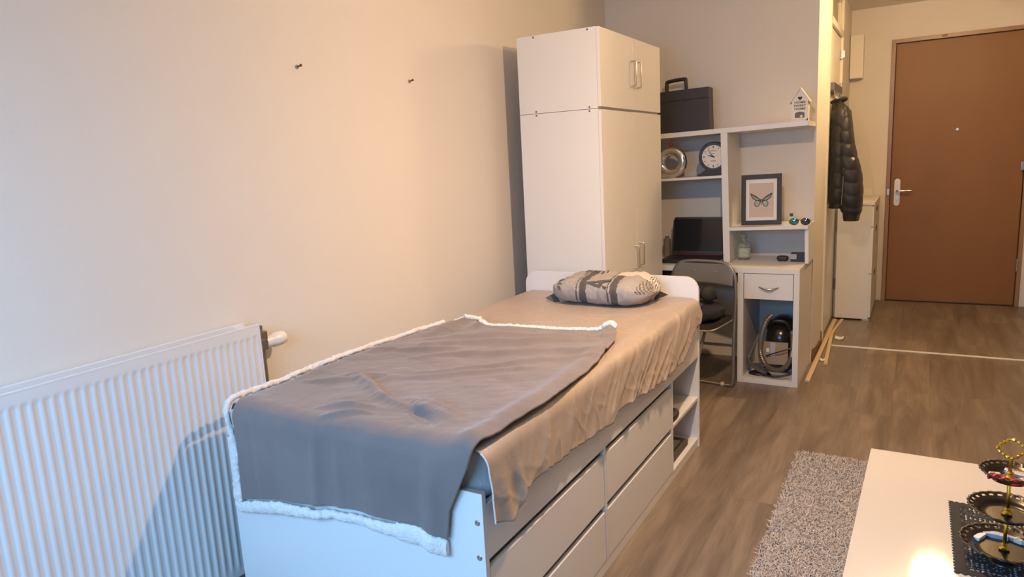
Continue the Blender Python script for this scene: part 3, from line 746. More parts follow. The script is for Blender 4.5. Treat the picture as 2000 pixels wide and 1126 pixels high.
# chrome ring ornament
vz = onh(-1.47, 4.76, 1.345).z+.001
rg = thing('ring_vase', 'shiny chrome round vase with a hole in its middle, beside the wardrobe', 'vase', (-1.478, 4.78, vz))
T = Matrix.Translation((-1.478, 4.78, vz+.108)) @ Matrix.Rotation(PI/2, 4, 'X')
prof = []
for i in range(24):
    t = 2*PI*i/24; prof.append((.077+.031*math.cos(t), .024*math.sin(t)))
tor = MB(); n = 56; vs = []; fs = []
for (r_, z_) in prof:
    for i in range(n):
        a = 2*PI*i/n; vs.append((r_*math.cos(a)+.006*(r_ < .077)*0, r_*math.sin(a), z_))
for j in range(24):
    for i in range(n): fs.append((j*n+i, j*n+(i+1) % n, ((j+1) % 24)*n+(i+1) % n, ((j+1) % 24)*n+i))
tor.add(vs, fs, 0, T); tor.box(-1.505, -1.45, 4.765, 4.795, vz, vz+.012, .003)
tor.build('vase_body', M['chrome'], rg, 60)
MB().cyl((-1.478, 4.78, vz+.215), (-1.478, 4.78, vz+.235), .010, 12, .014).ball((-1.478, 4.78, vz+.238), (.012, .012, .010), 12).cyl((-1.476, 4.78, vz+.243), (-1.474, 4.78, vz+.258), .003, 8).build('red_stopper', mk('red_glass', (.35, .05, .04), .2), rg)

# framed butterfly picture
fz = onh(-.89, 4.76, 1.0).z+.001
lean = math.radians(-5)
T = Matrix.Translation((-.880, 4.775, fz)) @ Matrix.Rotation(math.radians(-1.2), 4, 'Y') @ Matrix.Rotation(lean, 4, 'X')
pf = thing('picture_frame', 'black framed butterfly print leaning on the wide shelf', 'picture', (-.88, 4.775, fz))
W_, H_ = .126, .334; fm = MB()
fm.box(-W_, W_, -.008, .010, .004, .034, .002, T=T).box(-W_, W_, -.008, .010, H_-.030, H_, .002, T=T).box(-W_, -W_+.028, -.008, .010, .034, H_-.03, .002, T=T).box(W_-.028, W_, -.008, .010, .034, H_-.03, .002, T=T)
fm.build('frame', mk('black_wood_frame', (.030, .022, .018), .5, noise_amt=.2), pf)
MB().box(-W_+.026, W_-.026, .002, .006, .03, H_-.026, T=T).build('mat_board', M['paper'], pf)
pr = MB().box(-.077, .077, .0010, .0025, .055, .278, T=T).build('print', mk('pink_beige_print', (.60, .50, .42), .7, noise_amt=.06, nscale=40), pf)
but = MB()
def wing(pts, mat, y):
    for s in (-1, 1):
        P_ = smooth_path([(p[0]*s, y, p[1]) for p in pts]+[(pts[0][0]*s, y, pts[0][1])], 5)[:-1]
        c = sum(P_, Vector())/len(P_); n = len(P_)
        but.add([T @ p for p in P_]+[T @ c], [(i, (i+1) % n, n) for i in range(n)], mat)
wing([(.004, .170), (.030, .192), (.066, .212), (.068, .204), (.054, .176), (.030, .162), (.004, .158)], 0, .0004)
wing([(.012, .170), (.034, .188), (.058, .200), (.050, .180), (.030, .168)], 2, -.0002)
wing([(.022, .178), (.045, .190), (.060, .203), (.044, .195), (.026, .186)], 0, -.0006)
wing([(.004, .160), (.028, .166), (.044, .150), (.040, .130), (.026, .122), (.012, .134)], 0, .0004)
wing([(.010, .158), (.028, .162), (.040, .149), (.036, .133), (.026, .126), (.015, .138)], 1, -.0002)
wing([(.002, .176), (.005, .17), (.004, .15), (.001, .136)], 0, -.0006)
bfo = but.build('butterfly', [mk('brown_wing', (.11, .075, .065), .8), mk('pale_green_wing', (.33, .46, .40), .8, noise_amt=.15, nscale=90), mk('grey_green_wing', (.30, .36, .33), .8)], pr, fixn=False)
bfo.matrix_parent_inverse = Matrix.Identity(4)

# sunglasses and a small perfume bottle
sz = onh(-.64, 4.74, 1.0).z+.001
sg = thing('sunglasses', 'dark sunglasses with mirrored teal lenses on the right end of the wide shelf', 'sunglasses', (-.635, 4.76, sz))
lens_l = mk('teal_mirror_lens', (.10, .32, .36), .06, metal=.9, noise_amt=.3, nscale=20); lens_r = mk('grey_mirror_lens', (.12, .12, .15), .06, metal=.9)
for k, (cx_, mtl) in enumerate(((-.672, lens_l), (-.604, lens_r))):
    T = Matrix.Translation((cx_, 4.735, sz+.023)) @ Matrix.Rotation(PI/2+.15, 4, 'X')
    lo = MB().lathe([(0, .004), (.018, .002), (.027, -.002), (.027, -.004)], (0, 0, 0), 28, T=T, sy=.78).build('lens', mtl, sg)
    MB().tube([(.0275*math.cos(t), .022*math.sin(t), -.002) for t in [2*PI*i/28 for i in range(28)]], .0015, 6, closed=True, T=T).build('rim', M['dark'], sg)
MB().tube(smooth_path([(-.647, 4.735, sz+.028), (-.638, 4.733, sz+.033), (-.629, 4.735, sz+.028)], 4), .0018, 6).build('bridge', M['dark'], sg)
for s, cx_ in ((-1, -.700), (1, -.577)):
    MB().tube(smooth_path([(cx_, 4.737, sz+.028), (cx_-s*.004, 4.78, sz+.026), (cx_-s*.008, 4.845, sz+.018), (cx_-s*.010, 4.88, sz+.004)], 4), .002, 6).build('temple', M['dark'], sg)
pb = thing('perfume_bottle', 'small clear perfume bottle with dark cap behind the sunglasses', 'bottle', (-.70, 4.86, sz))
MB().box(-.722, -.690, 4.85, 4.872, sz-.001, sz+.045, .004).build('bottle', mk('pale_yellow_glass', (.72, .66, .40), .15, noise_amt=.05), pb)
MB().box(-.716, -.696, 4.853, 4.869, sz+.045, sz+.066, .002).build('cap', mk('bronze_cap', (.09, .07, .05), .3, metal=.5), pb)

# transparent bottle with green print on the desktop
bz = DT+.001
tb = thing('glass_bottle', 'clear patterned bottle with pale green label on the desktop under the wide shelf', 'bottle', (-1.0, 4.84, bz))
MB().lathe([(0, 0), (.036, 0), (.040, .004), (.040, .085), (.034, .105), (.020, .125), (.016, .135), (.016, .15), (.022, .152), (.022, .17), (0, .17)], (-1.0, 4.84, bz), 28).build('bottle', mk('clear_bottle', (.88, .89, .84), .08, trans=.93, noise_amt=.05, nscale=70), tb)
lb = MB(); lb.lathe([(.0408, .02), (.0408, .08)], (-1.0, 4.84, bz), 28)
lb.build('label', mk('pale_green_label', (.62, .68, .52), .6, noise_amt=.4, nscale=70, alpha=.55), tb, fixn=False)
# black pouch and black box
pc = MB(); pc.grid(lambda u, v: Vector((-.748, 4.81, DT+.019))+superbox(u, v, .036, .022, .0175, 3.0)+Vector((0, 0, .0015*math.sin(u*60))), 40, 20)
tag(pc.build('pouch', M['case'], None, 60), 'small black soft pouch lying on the desktop', 'pouch')
bx = thing('small_box', 'small black carton with white label beside the hutch side panel', 'box', (-.645, 4.82, DT))
MB().box(-.697, -.604, 4.79, 4.86, DT+.001, DT+.055, .001).build('carton', M['dark'], bx)
MB().box(-.697, -.660, 4.7885, 4.7899, DT+.018, DT+.050).build('box_label', mk('grey_label', (.45, .42, .42), .6, noise_amt=.4, nscale=120), bx)

# laptop
lp = thing('laptop', 'open black laptop with dark red trim and a black screen on the desk', 'laptop', (-1.30, 4.72, DT))
Tl = Matrix.Translation((-1.305, 4.72, DT)) @ Matrix.Rotation(math.radians(0), 4, 'Z')
MB().box(-.20, .20, -.145, .125, .004, .027, .006, T=Tl).build('base', mk('laptop_black', (.022, .018, .018), .35), lp)
MB().box(-.17, .17, -.115, .10, .0272, .0285, T=Tl).build('keyboard', mk('keyboard_dark', (.03, .016, .016), .5, noise_amt=.3, nscale=90), lp)
MB().box(-.165, .165, .108, .130, .020, .036, .003, T=Tl).build('hinge_strip', mk('dark_red_plastic', (.10, .012, .012), .4), lp)
Ts = Tl @ Matrix.Translation((0, .125, .030)) @ Matrix.Rotation(math.radians(-12), 4, 'X')
lid = [(-.198, .0), (.198, .0), (.198, .24), (.185, .262), (-.185, .262), (-.198, .24)]
MB().prism(lid, 1, -.002, .008, T=Ts).build('lid', mk('lid_black', (.02, .02, .02), .4), lp)
MB().box(-.186, .186, -.004, -.0021, .022, .248, T=Ts).build('screen', mk('black_glass_screen', (.015, .016, .02), .12), lp)
tag(MB().cyl((-1.555, 4.90, DT+.0005), (-1.555, 4.90, DT+.13), .026, 20).cyl((-1.555, 4.90, DT+.13), (-1.555, 4.90, DT+.15), .015, 16).build('bottle', mk('grey_bottle', (.22, .20, .17), .4)), 'small grey bottle standing behind the laptop next to the wardrobe', 'bottle')

# ================================================================== FOLDING CHAIR
CHX, CHY, CHR = -1.195, 4.27, math.radians(-8)
ch = thing('folding_chair', 'grey metal folding chair with padded back in front of the desk', 'chair', (CHX, CHY, 0))
Tc = Matrix.Translation((CHX, CHY, 0)) @ Matrix.Rotation(CHR, 4, 'Z')
W2 = .215
loop = [(-W2+.02, .12, .012), (-W2, .12, .04), (-W2, .135, .30), (-W2, .15, .45), (-W2-.002, .16, .62), (-W2+.015, .17, .735), (-W2+.075, .175, .790), (0, .177, .800), (W2-.075, .175, .790), (W2-.015, .17, .735), (W2+.002, .16, .62), (W2, .15, .45), (W2, .135, .30), (W2, .12, .04), (W2-.02, .12, .012)]
MB().tube(smooth_path(loop, 6), .0105, 12, T=Tc).build('back_frame', M['chairtube'], ch)
MB().tube([(-W2+.02, .12, .012), (W2-.02, .12, .012)], .0095, 12, T=Tc).build('floor_bar', M['caramel'], ch)
for s in (-1, 1): MB().cyl((s*(W2-.075), .12, .012), (s*(W2-.055), .12, .012), .0145, 14, T=Tc).build('foot_cap', mk('ivory_rubber', (.62, .55, .42), .6), ch)
lp2 = [(-.14, -.02, .425), (-.14, -.04, .40), (-.12, -.12, .20), (-.115, -.165, .04), (-.10, -.175, .012), (0, -.175, .012), (.06, -.175, .012), (.075, -.165, .04), (.08, -.12, .20), (.10, -.04, .40), (.10, -.02, .425)]
MB().tube(smooth_path(lp2, 5), .0095, 10, T=Tc).build('front_leg', M['chairtube'], ch)
def backp(u, v):
    x = -W2+.012+(2*W2-.024)*u; e = 1-abs(2*u-1)
    zt = .785-.055*max(0, (1-e/.28))**2.2 if e < .28 else .785
    zb = .650+.012*math.sin(PI*u)
    return Vector((x, .172-.006+.018*math.sin(PI*u)*.6-(1-v)*.02, zb+(zt-zb)*v))
bp_ = MB().grid(backp, 40, 12, T=Tc); bp_o = bp_.build('backrest', M['chairvinyl'], ch)
md = bp_o.modifiers.new('thick', 'SOLIDIFY'); md.thickness = .016; md.offset = 0
for x in (-.05, .09):
    p = Tc @ Vector((x, .155, .74)); MB().cyl(p, p+Vector((0, -.006, 0)), .005, 10).build('rivet', M['steel'], ch)
st = [(-.19, .17), (-.195, -.08), (-.16, -.16), (0, -.175), (.16, -.16), (.195, -.08), (.19, .17)]
stp = [(p.x, p.y) for p in smooth_path([(a, b, 0) for a, b in st], 5)]
MB().prism(stp, 2, .425, .462, T=Tc).build('seat', M['case'], ch)
MB().tube([(a, b, .428) for a, b in stp], .006, 8, T=Tc).build('seat_rim', M['caramel'], ch)
# bag and headphones on the seat
bgm = mk('dark_navy_cloth', (.014, .014, .022), .8, noise_amt=.6, nscale=12, bump=.8, bscale=25)
bg = MB(); bg.grid(lambda u, v: Tc @ (Vector((0, -.02, .514))+superbox(u, v, .195, .150, .044, 3.6)+Vector((0, 0, .012*fbm(u*7, v*5, 1, 3)))), 50, 26)
bgo = bg.build('bag', bgm, None, 70); tag(bgo, 'flat black cloth bag lying on the chair seat', 'bag')
z = MB(); z.grid(lambda u, v: Tc @ Vector((-.02+.12*u, -.155+.10*v, .566+.01*math.sin(u*3)+.004*math.sin(v*9))), 10, 10)
zo = z.build('blue_patch', mk('royal_blue_cloth', (.03, .04, .18), .7), bgo); zo.matrix_parent_inverse = Matrix.Identity(4)
md = zo.modifiers.new('t', 'SOLIDIFY'); md.thickness = .004
hd = thing('headphones', 'black over-ear headphones resting on the bag on the chair', 'headphones', tuple(Tc @ Vector((.04, 0, .56))))
for (x, y, rz) in ((.095, .02, .5), (-.085, .03, -.5)):
    Te = Tc @ Matrix.Translation((x, y, .618)) @ Matrix.Rotation(rz, 4, 'Z') @ Matrix.Rotation(PI/2-.25, 4, 'X')
    e_ = MB().lathe([(0, .03), (.03, .03), (.046, .02), (.050, .005), (.048, -.012), (.040, -.025), (.015, -.03), (0, -.028)], (0, 0, 0), 32, T=Te).build('ear_cup', mk('soft_black', (.015, .014, .014), .6), hd)
hbp = [(.11, .05, .612), (.12, .08, .585), (.06, .11, .578), (-.05, .11, .578), (-.11, .08, .585), (-.10, .05, .612)]
MB().tube(smooth_path(hbp, 6), .009, 10, T=Tc).build('headband', M['dark'], hd)
# pale plug on the desk side panel
tag(MB().box(-.985, -.967, 4.52, 4.545, .60, .65, .003).cyl((-.976, 4.53, .60), (-.976, 4.53, .55), .004, 8).build('cable_plug', M['cream']), 'ivory plug fixed on the desk side panel behind the chair', 'plug')

# ================================================================== VACUUM CLEANER in the desk compartment
vc = thing('vacuum_cleaner', 'black vacuum cleaner with grey hose inside the desk compartment', 'vacuum cleaner', (-.76, 4.75, .038))
vb_ = MB(); vb_.grid(lambda u, v: Vector((-.735, 4.80, .225))+superbox(u, v, .098, .20, .165, 2.6), 48, 28)
vb_.build('body', mk('glossy_black_plastic', (.016, .015, .014), .2, noise_amt=.2), vc, 60)
for s in (-1, 1):
    MB().cyl((-.735+s*.085, 4.72, .09), (-.735+s*.100, 4.72, .09), .048, 24).build('wheel', M['dark'], vc)
MB().tube(smooth_path([(-.80, 4.64, .33), (-.78, 4.62, .385), (-.70, 4.62, .39), (-.67, 4.64, .34)], 6), .012, 10).build('carry_handle', M['dark'], vc)
hose = smooth_path([(-.775, 4.60, .430), (-.800, 4.555, .40), (-.825, 4.53, .30), (-.826, 4.52, .20), (-.795, 4.52, .125), (-.745, 4.52, .095), (-.69, 4.525, .105), (-.650, 4.55, .16), (-.645, 4.60, .25), (-.66, 4.66, .32)], 14)
hmat = mk('grey_ribbed_hose', (.20, .175, .15), .32, metal=.5)
MB().tube(hose, .0165, 12, rib=.16).build('hose', hmat, vc)
hose2 = smooth_path([(-.775, 4.60, .430), (-.815, 4.60, .36), (-.865, 4.58, .26), (-.905, 4.56, .155), (-.89, 4.54, .115), (-.84, 4.53, .085), (-.79, 4.53, .060)], 14)
MB().tube(hose2, .0145, 12, rib=.16).build('hose', hmat, vc)
MB().tube(smooth_path([(-.82, 4.53, .07), (-.79, 4.515, .055), (-.74, 4.50, .052), (-.69, 4.50, .062), (-.66, 4.51, .08)], 6), .005, 8).build('cord', M['dark'], vc)
MB().tube(smooth_path([(-.80, 4.56, .17), (-.74, 4.545, .20), (-.68, 4.54, .225), (-.64, 4.55, .24)], 6), .004, 8).build('cord', M['dark'], vc)
nz = MB().lathe([(0, .018), (.05, .018), (.068, .008), (.07, 0)], (-.84, 4.575, .0395), 28, sy=.6); nz.build('nozzle', M['dark'], vc)
cb = thing('carton', 'grey-brown carton with pale stickers behind the vacuum hose', 'box', (-.78, 4.60, .12))
MB().box(-.872, -.668, 4.57, 4.588, .115, .262, .001).build('carton_body', M['cardboard'], cb)
MB().box(-.775, -.745, 4.5680, 4.5698, .165, .26).build('sticker', mk('pale_blue_sticker', (.45, .46, .50), .5), cb)
MB().box(-.80, -.782, 4.5680, 4.5698, .195, .22).build('sticker', M['paper'], cb)

# ================================================================== HALL: rack, jacket, cabinet, box
rk = thing('coat_rack', 'dark metal over-door hook rack high on the bathroom door', 'coat rack', (XH, 5.9, 1.90))
MB().box(XH-.006, -.552, 5.72, 6.30, 1.885, 1.940, .003).build('rail', mk('dark_bronze_rail', (.10, .085, .07), .35, metal=.6), rk)
for i in range(6):
    y = 5.75+i*.1
    MB().tube(smooth_path([(-.556, y, 1.90), (-.552, y, 1.85), (-.535, y, 1.825), (-.515, y, 1.84)], 4), .004, 8).build('hook', M['steel'], rk)

jk = thing('puffer_jacket', 'black quilted puffer jacket hanging from the hook rack on the bathroom door', 'jacket', (-.50, 5.95, .95))
def loft(secs, n=40, quilt=0.0, ql=.09, seed=0):
    """secs: list of (z, x0, x1, y0, y1)"""
    mb = MB(); L = 110; vs = []; fs = []
    zs = [s[0] for s in secs]
    for j in range(L+1):
        z = zs[0]+(zs[-1]-zs[0])*j/L
        g = [lerp_tab([(s[0], s[k]) for s in sorted(secs)], z) for k in (1, 2, 3, 4)]
        cx_, cy_, rx, ry = (g[0]+g[1])/2, (g[2]+g[3])/2, (g[1]-g[0])/2, (g[3]-g[2])/2
        for i in range(n):
            t = 2*PI*i/n
            q = abs(math.sin(PI*(z+.03*math.sin(t*1.0+seed)+.012*math.sin(t*3))/ql))**.45
            k = 1-quilt*(1-q)+.05*fbm(math.cos(t)*1.6+seed, math.sin(t)*1.6, z*7, 3)
            c, s_ = math.cos(t), math.sin(t)
            vs.append((max(XH+.002, cx_+rx*k*math.copysign(abs(c)**.8, c)), cy_+ry*k*math.copysign(abs(s_)**.8, s_), z))
    for j in range(L):
        for i in range(n): fs.append((j*n+i, j*n+(i+1) % n, (j+1)*n+(i+1) % n, (j+1)*n+i))
    fs += [tuple(range(n))[::-1], tuple(range(L*n, (L+1)*n))]
    return mb.add(vs, fs)
loft([(1.83, -.575, -.535, 5.88, 5.95), (1.80, -.585, -.505, 5.82, 6.0), (1.74, -.588, -.455, 5.76, 6.08), (1.60, -.590, -.438, 5.74, 6.12), (1.45, -.590, -.425, 5.73, 6.14), (1.3, -.590, -.42, 5.73, 6.15), (1.1, -.590, -.43, 5.73, 6.15), (1.02, -.588, -.45, 5.75, 6.13)], quilt=.05, ql=.115).build('torso', M['jacket'], jk, 70)
loft([(1.77, -.54, -.47, 5.80, 5.95), (1.70, -.55, -.445, 5.76, 5.96), (1.60, -.54, -.435, 5.735, 5.96), (1.45, -.53, -.405, 5.72, 5.95), (1.30, -.525, -.362, 5.715, 5.94), (1.12, -.515, -.343, 5.715, 5.93), (1.0, -.50, -.348, 5.73, 5.92), (.975, -.485, -.362, 5.745, 5.91), (.925, -.475, -.366, 5.75, 5.90)], quilt=.085, ql=.095, seed=2).build('sleeve', M['jacket'], jk, 70)
loft([(1.70, -.59, -.52, 6.05, 6.16), (1.45, -.59, -.48, 6.06, 6.20), (1.2, -.59, -.46, 6.06, 6.22), (1.0, -.585, -.48, 6.08, 6.20)], quilt=.09, ql=.095, seed=5).build('sleeve', M['jacket'], jk, 70)
co = MB().tube(smooth_path([(-.585, 5.80, 1.80), (-.53, 5.80, 1.825), (-.49, 5.87, 1.83), (-.50, 5.97, 1.825), (-.56, 6.02, 1.81)], 6), .012, 12); co.build('collar', M['jacket'], jk, 60)
MB().tube([(-.54, 5.90, 1.835), (-.535, 5.90, 1.86), (-.53, 5.90, 1.835)], .003, 6).build('hanging_loop', M['dark'], jk)
MB().tube([(-.475, 5.728, 1.40), (-.478, 5.722, 1.2), (-.485, 5.725, 1.05)], .002, 6).build('zip', M['steel'], jk)
p = Vector((-.418, 5.735, 1.385)); MB().cyl(p, p+Vector((0, -.006, 0)), .012, 16).build('sleeve_badge', mk('silver_badge', (.6, .55, .45), .4), jk)

sc_ = thing('shoe_cabinet', 'narrow white shoe cabinet with tilting flaps beside the entrance door', 'cabinet', (-.43, 6.97, 0))
SX0, SX1, SYa, SYb = -.590, -.318, 6.66, 7.44
SYa = 6.505
MB().box(SX0+.014, SX1, SYa, SYa+.016, .015, .985, .001).build('side_panel', M['white'], sc_)
MB().box(SX0+.024, SX1, SYb-.016, SYb, .015, .985, .001).build('side_panel', M['white'], sc_)
MB().box(SX0+.02, SX1+.02, SYa-.004, SYb, .985, 1.005, .002).build('top_panel', M['white'], sc_)
MB().box(SX0+.024, SX1-.004, SYa+.016, SYb-.016, .02, .036).box(SX0+.024, SX0+.03, SYa+.016, SYb-.016, .02, .985).build('carcass', M['white'], sc_)
for k, (z0, z1) in enumerate(((.03, .405), (.411, .80), (.806, .978))):
    f = MB().box(SX1, SX1+.017, SYa+.002, SYb-.002, z0, z1, .0015)
    fo = f.build('flap', M['white'], sc_)
    cut = MB().box(SX1+.0165, SX1+.0180, (SYa+SYb)/2-.10, (SYa+SYb)/2+.12, z1-.075, z1-.03, .0004)
    cut.build('grip_hole', M['skirt'], fo).matrix_parent_inverse = Matrix.Identity(4)
for y in (SYa+.02, SYb-.05):
    MB().box(SX1-.045, SX1+.012, y-.018, y+.03, 0, .018, .002).build('foot', mk('grey_foot', (.45, .44, .45), .5), sc_)
tag(MB().box(-.50, -.33, 6.56, 6.85, 1.0055, 1.0075).build('letter', M['paper']), 'white letter lying on top of the shoe cabinet', 'paper')
sw = thing('light_switch', 'cream light switch on the end wall above the shoe cabinet', 'switch', (-.40, YE, 1.03))
MB().box(-.445, -.365, YE-.012, YE, .995, 1.075, .004).build('switch_plate', M['cream'], sw)
MB().box(-.432, -.378, YE-.016, YE-.011, 1.008, 1.062, .002).build('rocker', M['cream'], sw)
eb = thing('wall_box', 'white rectangular box high in the corner beside the entrance door', 'box', (-.535, 7.39, 2.08))
MB().box(-.590, -.478, 7.335, YE-.001, 2.085, 2.470, .004).build('box_body', M['cream'], eb)
MB().box(-.587, -.481, 7.329, 7.335, 2.088, 2.467, .003).build('box_cover', M['cream'], eb)
rc = thing('low_cabinet', 'dark brown cabinet at the right edge beside the entrance door', 'cabinet', (1.0, 7.3, 0))
MB().box(.872, 1.30, 7.12, 7.44, .0, .297, .003).build('cabinet_body', brown2, rc)
MB().box(.862, 1.31, 7.11, 7.445, .297, .312, .002).build('cabinet_top', M['dark'], rc)

# wooden battens on the hall floor
def batten(label, p0, p1, w_, h_, z0=0.001):
    p0, p1 = Vector(p0), Vector(p1); d = (p1-p0); L = d.length; a = math.atan2(d.y, d.x); lift = math.atan2(p1.z-p0.z, math.hypot(d.x, d.y))
    T = Matrix.Translation(p0) @ Matrix.Rotation(a, 4, 'Z') @ Matrix.Rotation(-lift, 4, 'Y')
    o = MB().box(0, L, -w_/2, w_/2, z0, z0+h_, .001, T=T).build('wooden_batten', M['batten'])
    return tag(o, label, 'batten', 'loose wooden battens on the hall floor')
batten('longest pale wooden batten, reaching from beside the desk along the bathroom door', (-.557, 4.63, 0), (-.567, 6.46, 0), .028, .012)
batten('short pale batten with a free end on the floor right of the longest one', (-.495, 5.06, 0), (-.538, 5.90, .012), .024, .010)
batten('thin batten lying between the long batten and the shoe cabinet foot', (-.545, 5.92, 0), (-.512, 6.49, 0), .022, .008)
for i, (x, y, lab) in enumerate(((-.475, 5.83, 'larger curled white wood shaving beside the battens'), (-.525, 5.17, 'small curled white shaving left of the short batten end'))):
    s_ = .032 if i == 0 else .018
    o = MB().grid(lambda u, v: Vector((x+s_*(u-.5)*2, y+s_*1.4*(v-.5)*2, .002+.018*(u-.5)**2*2+.012*math.sin(v*PI)**2*u)), 10, 10).build('wood_shaving', M['paper'])
    o.modifiers.new('t', 'SOLIDIFY').thickness = .001; tag(o, lab, 'scrap', 'shavings on the floor')

# nails and holes on the wall
for (y, z, lab) in ((1.985, 1.882, 'nail in the wall above the radiator end, the left of the two'), (2.669, 1.878, 'nail in the wall nearer the wardrobe, the right of the two')):
    n_ = thing('wall_nail', lab, 'nail', (XL, y, z), 'nails in the long wall')
    MB().cyl((XL, y, z), (XL+.004, y, z), .009, 14, .007).build('wall_plug', M['edge'], n_)
    MB().cyl((XL, y, z), (XL+.022, y, z+.004), .003, 8).cyl((XL+.020, y, z+.004), (XL+.023, y, z+.0045), .0055, 12).build('nail', mk('rusty_nail', (.10, .07, .05), .5, metal=.5), n_)

# things in the bed's open shelves
tag(MB().grid(lambda u, v: Vector((-.965, 3.02, .285))+superbox(u, v, .045, .075, .018, 3), 30, 16).build('glasses_case', M['case'], None, 60), 'dark rounded case on the upper open bed shelf', 'case')
bk = thing('small_carton', 'flat dark carton with a grey strip on the lower open bed shelf', 'box', (-1.0, 3.14, .046))
MB().box(-1.035, -.940, 2.99, 3.26, .047, .078, .001).build('carton_body', mk('dark_grey_card', (.08, .07, .065), .6), bk)
MB().box(-1.0, -.965, 3.0, 3.22, .0782, .0792).build('strip', mk('grey_strip', (.32, .31, .30), .4), bk)

# ================================================================== RUG
rgx0, rgx1, rgy0, rgy1 = -.445, 1.15, 1.25, 3.45
rm = MB()
rm.grid(lambda u, v: Vector((rgx0+(rgx1-rgx0)*u, rgy0+(rgy1-rgy0)*v, (.014+.004*fbm(u*40, v*55, 3, 3)) if (0 < u < 1 and 0 < v < 1) else .001)), 150, 200)
rnd = random.Random(3)
vs = []; fs = []
cnt = 0
while cnt < 46000:
    x = rnd.uniform(rgx0-.004, .15); y = rnd.uniform(1.9, rgy1+.004)
    if cnt % 6 == 0: x = rnd.uniform(.15, rgx1); y = rnd.uniform(rgy0, rgy1)
    a = rnd.uniform(0, 2*PI); L_ = rnd.uniform(.014, .030); bend = rnd.uniform(.3, 1.0); w_ = rnd.uniform(.0012, .0022)
    cl = fbm(x*9, y*9, 5, 2)*1.5; a += cl
    d = Vector((math.cos(a), math.sin(a), 0)); s_ = Vector((-d.y, d.x, 0))*w_
    p0 = Vector((x, y, .010)); p1 = p0+d*L_*.35*bend+Vector((0, 0, L_*.45)); p2 = p1+d*L_*.5*bend+Vector((0, 0, L_*.15*(1-bend)+.001))
    k = len(vs); vs += [p0-s_, p0+s_, p1-s_, p1+s_, p2-s_*.6, p2+s_*.6]
    fs += [(k, k+1, k+3, k+2), (k+2, k+3, k+5, k+4)]; cnt += 1
rm.add(vs, fs)
tag(rm.build('rug', M['rug'], None, 80, fixn=False), 'shaggy greige rug under the white coffee table', 'rug')

# ================================================================== COFFEE TABLE
TZ = .45; tx0, tx1, ty0, ty1 = -.112, .62, 1.45, 2.556
ct = thing('coffee_table', 'glossy white coffee table standing on the rug', 'table', (.25, 2.0, 0))
Tt = rotT((-.098, 2.556, 0), 'Z', math.radians(-1.2))
MB().box(-.098, .70, 1.45, 2.556, TZ-.05, TZ, .0015, T=Tt).build('tabletop', M['tabletop'], ct)
for x in (-.095, .645):
    for y in (1.455, 2.501): MB().box(x, x+.05, y, y+.05, .013, TZ-.05, .001, T=Tt).build('leg', M['white'], ct)
MB().box(-.06, .66, 1.48, 2.52, .19, .205, .001, T=Tt).build('lower_shelf', M['white'], ct)

# lace placemat
def lace(x, y, S):
    """x,y in 0..S; True where there is felt"""
    e = min(x, y, S-x, S-y)
    # scalloped outer edge
    t = y if (x < y and x < S-y) or (S-x < y and S-x < S-y) else x
    if e < .0062*(1-abs(math.sin(PI*t/.0145))): return False
    if .026 < e < .030 and math.sin(2*PI*t/.008) > -.2: return False
    if e < .030: return True
    if e < .115:
        # rosettes and leaf openings
        u = (t % .062)-.031; v = e-.058
        r_ = math.hypot(u, v); a = math.atan2(v, u)
        if r_ < .004: return True
        if r_ < .013: return math.cos(6*a) < .0
        if r_ < .023: return True
        g = math.sin(2*PI*(x+y)/.022)*math.sin(2*PI*(x-y)/.022)
        return g < -.02
    if e < .125: return True
    g = math.sin(2*PI*x/.03)*math.sin(2*PI*y/.03)
    return g < .12
S = .40; cell = .0019; n = int(S/cell); lx, ly = .119, 1.838
lm = MB(); vid = {}; V = []; F = []
def gv(i, j):
    if (i, j) not in vid: vid[(i, j)] = len(V); V.append((lx+i*cell, ly+j*cell, TZ+.0008))
    return vid[(i, j)]
for i in range(n):
    for j in range(n):
        if lace((i+.5)*cell, (j+.5)*cell, S): F.append((gv(i, j), gv(i+1, j), gv(i+1, j+1), gv(i, j+1)))
lm.add(V, F); lo = lm.build('lace_placemat', M['lace'], None, fixn=False)
lo.modifiers.new('t', 'SOLIDIFY').thickness = -.0012
tag(lo, 'square black cut-out lace placemat on the coffee table', 'placemat')

# three-tier stand
sx, sy = .225, 1.941
ts = thing('tiered_stand', 'three-tier dark tray stand with a gold rod and ring handle', 'cake stand', (sx, sy, TZ))
def tray(R, z, name='tray'):
    NA, sc_n = 192, 24
    rr = [0, .25, .5, .62, .68, .70, .74, .78, .81, .84, .87, .90, .93, .96, 1.0]
    vs = []; fs = []; L = len(rr)
    for j, f in enumerate(rr):
        for i in range(NA):
            a = 2*PI*i/NA; s_ = abs(math.sin(sc_n*a/2))
            rad = R*f*(1 if f < .9 else 1+(f-.9)/.1*(.05*s_-.02))
            zz = .0 if f < .64 else (.010*(f-.64)/.10 if f < .74 else .010+.012*(f-.74)/.26)
            vs.append((sx+rad*math.cos(a), sy+rad*math.sin(a), z+zz))
    for j in range(L-1):
        for i in range(NA):
            fm_ = (rr[j]+rr[j+1])/2; a = 2*PI*(i+.5)/NA
            ph = (sc_n*a/(2*PI)) % 1
            if .86 < fm_ < .945 and .28 < ph < .72: continue
            fs.append((j*NA+i, j*NA+(i+1) % NA, (j+1)*NA+(i+1) % NA, (j+1)*NA+i))
    o = MB().add(vs, fs).build(name, M['tray'], ts, 60, fixn=False)
    md = o.modifiers.new('t', 'SOLIDIFY'); md.thickness = .0022; md.offset = -1
    return o
tray(.094, TZ+.030); tray(.082, TZ+.124); tray(.063, TZ+.218)
MB().lathe([(.032, -.0), (.030, .004), (.012, .012), (.008, .03)], (sx, sy, TZ+.0025), 32).build('foot', M['tray'], ts)
